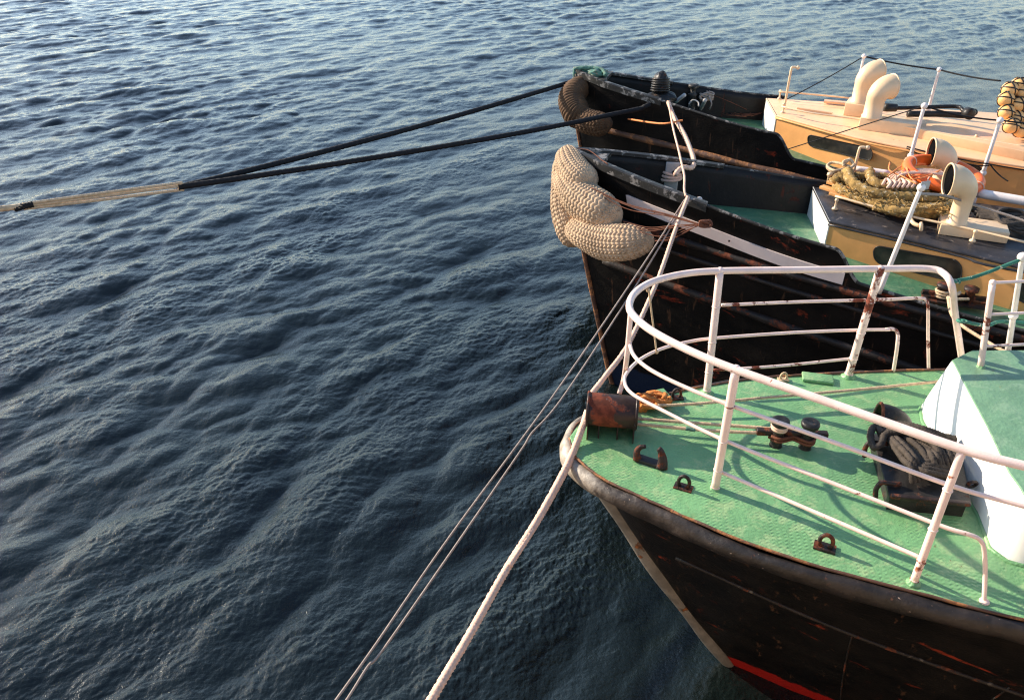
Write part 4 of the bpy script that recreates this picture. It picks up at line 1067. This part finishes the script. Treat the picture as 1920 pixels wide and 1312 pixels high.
wh = thing('rope_heap', (4.3, 8.2, 3.0), 'thick weed-covered old hawser piled on the black roof of the middle boat', 'rope')
def weed(pts, r=.055, m='weedrope'):
    mb = MB(); sd_ = random.uniform(0, 9)
    rope(mb, [P(*p) for p in pts], r, r*4.2, 3, 20, .30)
    for i, v in enumerate(mb.v):
        mb.v[i] = v+Vector((math.sin(v.x*97+v.z*61+sd_), math.sin(v.y*103+v.x*57), math.sin(v.z*99+v.y*77)))*.007
    mb.build('hawser_turn', m, wh)
weed([(1562, 342, 3.03), (1574, 333, 3.08), (1592, 338, 3.08), (1612, 356, 3.05), (1640, 374, 3.03), (1685, 386, 3.02), (1735, 392, 3.02), (1790, 388, 3.02), (1815, 392, 2.98)], .062)
weed([(1588, 322, 3.12), (1594, 335, 3.14), (1610, 350, 3.12), (1645, 364, 3.10), (1700, 370, 3.10), (1760, 374, 3.08), (1790, 368, 3.05)], .058)
weed([(1566, 350, 3.0), (1590, 362, 3.0), (1625, 378, 2.99), (1670, 394, 2.98), (1720, 402, 2.97), (1780, 400, 2.97)], .052)
weed([(1630, 322, 3.12), (1636, 338, 3.16), (1660, 350, 3.14), (1690, 356, 3.12), (1730, 352, 3.10), (1775, 352, 3.06)], .05)
weed([(1600, 330, 3.08), (1650, 330, 3.1), (1700, 338, 3.1), (1745, 342, 3.08)], .04)
weed([(1575, 345, 2.97), (1640, 355, 2.98), (1710, 362, 2.98), (1790, 372, 2.96)], .06)
weed([(1640, 388, 3.0), (1700, 396, 3.06), (1760, 390, 3.06), (1800, 376, 3.04)], .045)
# random wisps of weed
mb = MB()
for i in range(170):
    x = random.uniform(1575, 1790); y = 338+(x-1570)*.22+random.uniform(-16, 22); c = P(x, y, 3.07+random.uniform(-.03, .06)); a = random.uniform(0, 6.28)
    tube(mb, smooth([c, c+Vector((.05*math.cos(a), .05*math.sin(a), random.uniform(-.01, .03))), c+Vector((.09*math.cos(a+.7), .09*math.sin(a+.7), random.uniform(-.03, .03)))], .02), .006, 5)
mb.build('weed_strands', 'weedrope', wh)['kind'] = 'stuff'
# pale knotted rope at the front of the heap
mb = MB()
for k in range(3): rope(mb, [P(1590, 320-k*3, 3.06+k*.02), P(1566, 324-k*2, 3.04+.02*k), P(1551, 314-k, 3.04+.02*k), P(1560, 305, 3.06+.02*k), P(1580, 308, 3.08+.02*k), P(1596, 316-k, 3.08+.02*k)], .016, .07)
for k in range(3): rope(mb, [P(1582, 312-k*2, 3.12), P(1582+k*3, 303, 3.17), P(1594, 301-k, 3.18), P(1600, 310, 3.14), P(1590, 318, 3.12)], .017, .07)
tag(mb.build('knotted_rope', 'rope'), 'pale knotted rope loops at the forward end of the weedy heap', 'rope')
mb = MB()
for k in range(4): rope(mb, [P(1668+k*3, 332+k*3, 3.16), P(1690, 322+k*2, 3.18+.02*k), P(1730, 318+k*2, 3.19+.02*k), P(1762, 322+k*2, 3.18+.02*k), P(1775, 332+k, 3.15)], .015, .07)
for k in range(6): rope(mb, [P(1655+k*9, 346, 3.2), P(1662+k*9, 336+(k % 3)*3, 3.22), P(1670+k*9, 343, 3.22), P(1664+k*9, 352, 3.19)], .016, .06)
tag(mb.build('rope_coil', 'whiterope'), 'white rope coiled on top of the weedy heap in front of the orange lifebuoy', 'rope')
mb = MB()
for q_ in (((1668, 305), (1668, 320), (1690, 330), (1718, 345)), ((1690, 312), (1680, 318), (1665, 330)), ((1765, 318), (1735, 332), (1700, 338)), ((1690, 322), (1712, 330), (1740, 328), (1760, 322)), ((1700, 312), (1705, 330), (1720, 344))):
    tube(mb, smooth([P(x, y, 3.24+.02*math.sin(x)) for x, y in q_], .03), .008, 6)
tag(mb.build('grab_line', 'orangerope'), 'thin orange line strewn over the white coil by the lifebuoy', 'line')
lb_ = thing('lifebuoy', (4.6, 9.0, 3.1), 'orange lifebuoy lying behind the ropes and the cowl vent of the middle boat', 'lifebuoy')
c = P(1768, 327, 3.16); mb = MB(); torus(mb, c, .40, .068, (.08, -.10, 1), 48, 14); mb.build('ring', 'orange', lb_)
mb = MB()
for a in range(4):
    an = R(45+90*a); v = c+Vector((.40*math.cos(an), .40*math.sin(an), .40*math.sin(an)*.10-.032*math.cos(an))); torus(mb, v, .071, .008, (-math.sin(an), math.cos(an), .3), 16, 6)
mb.build('band', 'whiterope', lb_)
# white pipe and black hose at the right
mb = MB(); tube(mb, smooth([P(1832, 362, 3.05), P(1925, 378, 3.05), P(2050, 400, 3.05)], .1), .052, 16); 
tag(mb.build('spar', 'stanchion'), 'pinkish white round spar lying behind the big cowl vent, running off the right edge', 'spar')
mb = MB(); tube(mb, smooth([P(1600, 316, 3.03), P(1640, 321, 3.03), P(1672, 326, 3.03)], .1), .035, 14)
tag(mb.build('spar', 'stanchion'), 'short white pipe showing behind the weedy hawser heap', 'pipe')
mb = MB()
for k in range(6): rope(mb, [P(1815+k*4, 384+k*5, 2.98), P(1850+k*3, 392+k*4, 3.0), P(1885, 402+k*4, 3.0), P(1915+k*2, 404+k*4-6*(k % 2), 3.0), P(1950, 408+k*5, 2.98)], .026, .13)
for k in range(4): torus(mb, P(1892+k*5, 408+2*k, 3.0), .15+.02*k, .016, (.1, -.2*k*.5, 1), 30, 8)
tag(mb.build('black_rope_pile', 'darkpile'), 'dark rope piled on the black roof right of the big cowl vent', 'rope')
mb = MB(); rope(mb, [tE-Vector((0, 0, .06)), P(1775, 368, 3.40), P(1830, 386, 3.2), P(1890, 404, 3.14), P(1960, 428, 3.1)], .013, .08)
tag(mb.build('grey_line', 'greyrope'), 'thin grey line from the tagged stanchion across the base of the big cowl vent', 'line')
# swivel shackle on the handrail
mb = MB(); tube(mb, smooth([P(1702, 402, 3.02), P(1712, 418, 2.98), P(1724, 424, 2.97)], .02), .022, 10); torus(mb, P(1727, 425, 2.99), .035, .018, (1, -.5, .3), 18, 8); mb.build('shackle', 'cream_clean', B2)
# bitts on the side deck of the middle boat
c = P(1762, 562, 2.47); mb = MB(); lathe(mb, c, [(.05, 0), (.045, .14), (.07, .15), (.072, .18), (.001, .185)], 16); lathe(mb, c+Vector((.24, -.08, 0)), [(.05, 0), (.045, .14), (.07, .15), (.072, .18), (.001, .185)], 16); bar(mb, c+Vector((-.18, .05, .07)), c+Vector((.42, -.13, .07)), .05, .04); mb.build('mooring_bitts', 'rusty', B2)
mb = MB(); box(mb, c+Vector((.12, -.04, .012)), .6, .22, .02, R(-18)); mb.build('bitts_base', 'rusty', B2)
mb = MB()
for k in range(3): torus(mb, c+Vector((0, 0, .05+.028*k)), .062, .013, (.06, .05*k, 1), 20, 7)
rope(mb, [c+Vector((.03, -.06, .08)), P(1790, 598, 2.55), P(1850, 640, 2.52), P(1900, 668, 2.50)], .016, .08)
rope(mb, [c+Vector((0, .06, .1)), P(1790, 553, 2.58), P(1800, 548, 2.6), P(1780, 560, 2.57), c+Vector((.2, -.15, .09))], .014, .08)
tag(mb.build('bitts_rope', 'rope'), 'grubby rope made fast on the rusty bitts of the middle boat\'s side deck', 'rope')
# coloured lashings from the near railing to the middle boat's stanchion
mb = MB(); a_ = P(1790, 527, DZ+1.02); rope(mb, [a_, a_.lerp(tF, .35)-Vector((0, 0, .03)), tF-Vector((0, 0, .02))], .014, .07); 
for k in range(3): torus(mb, a_, .036, .009, (.2*k, .2, 1), 16, 6)
tag(mb.build('rail_lashing', 'bluerope'), 'green rope from the corner of the white railing up to the right-edge stanchion', 'rope')
mb = MB(); a_ = P(1804, 602, DZ+.7); b_ = P(1896, 603, 2.83); rope(mb, [a_, a_.lerp(b_, .5)-Vector((0, 0, .04)), b_, b_+Vector((.8, -.2, 0))], .014, .06)
for k in range(2): torus(mb, a_, .036, .009, (.2*k, .2, 1), 16, 6)
tag(mb.build('rail_lashing', 'bluerope'), 'lower blue and beige rope level with the middle of the railing corner', 'rope')
for o in list(bpy.data.objects):
    if '_w' in o: del o['_w']
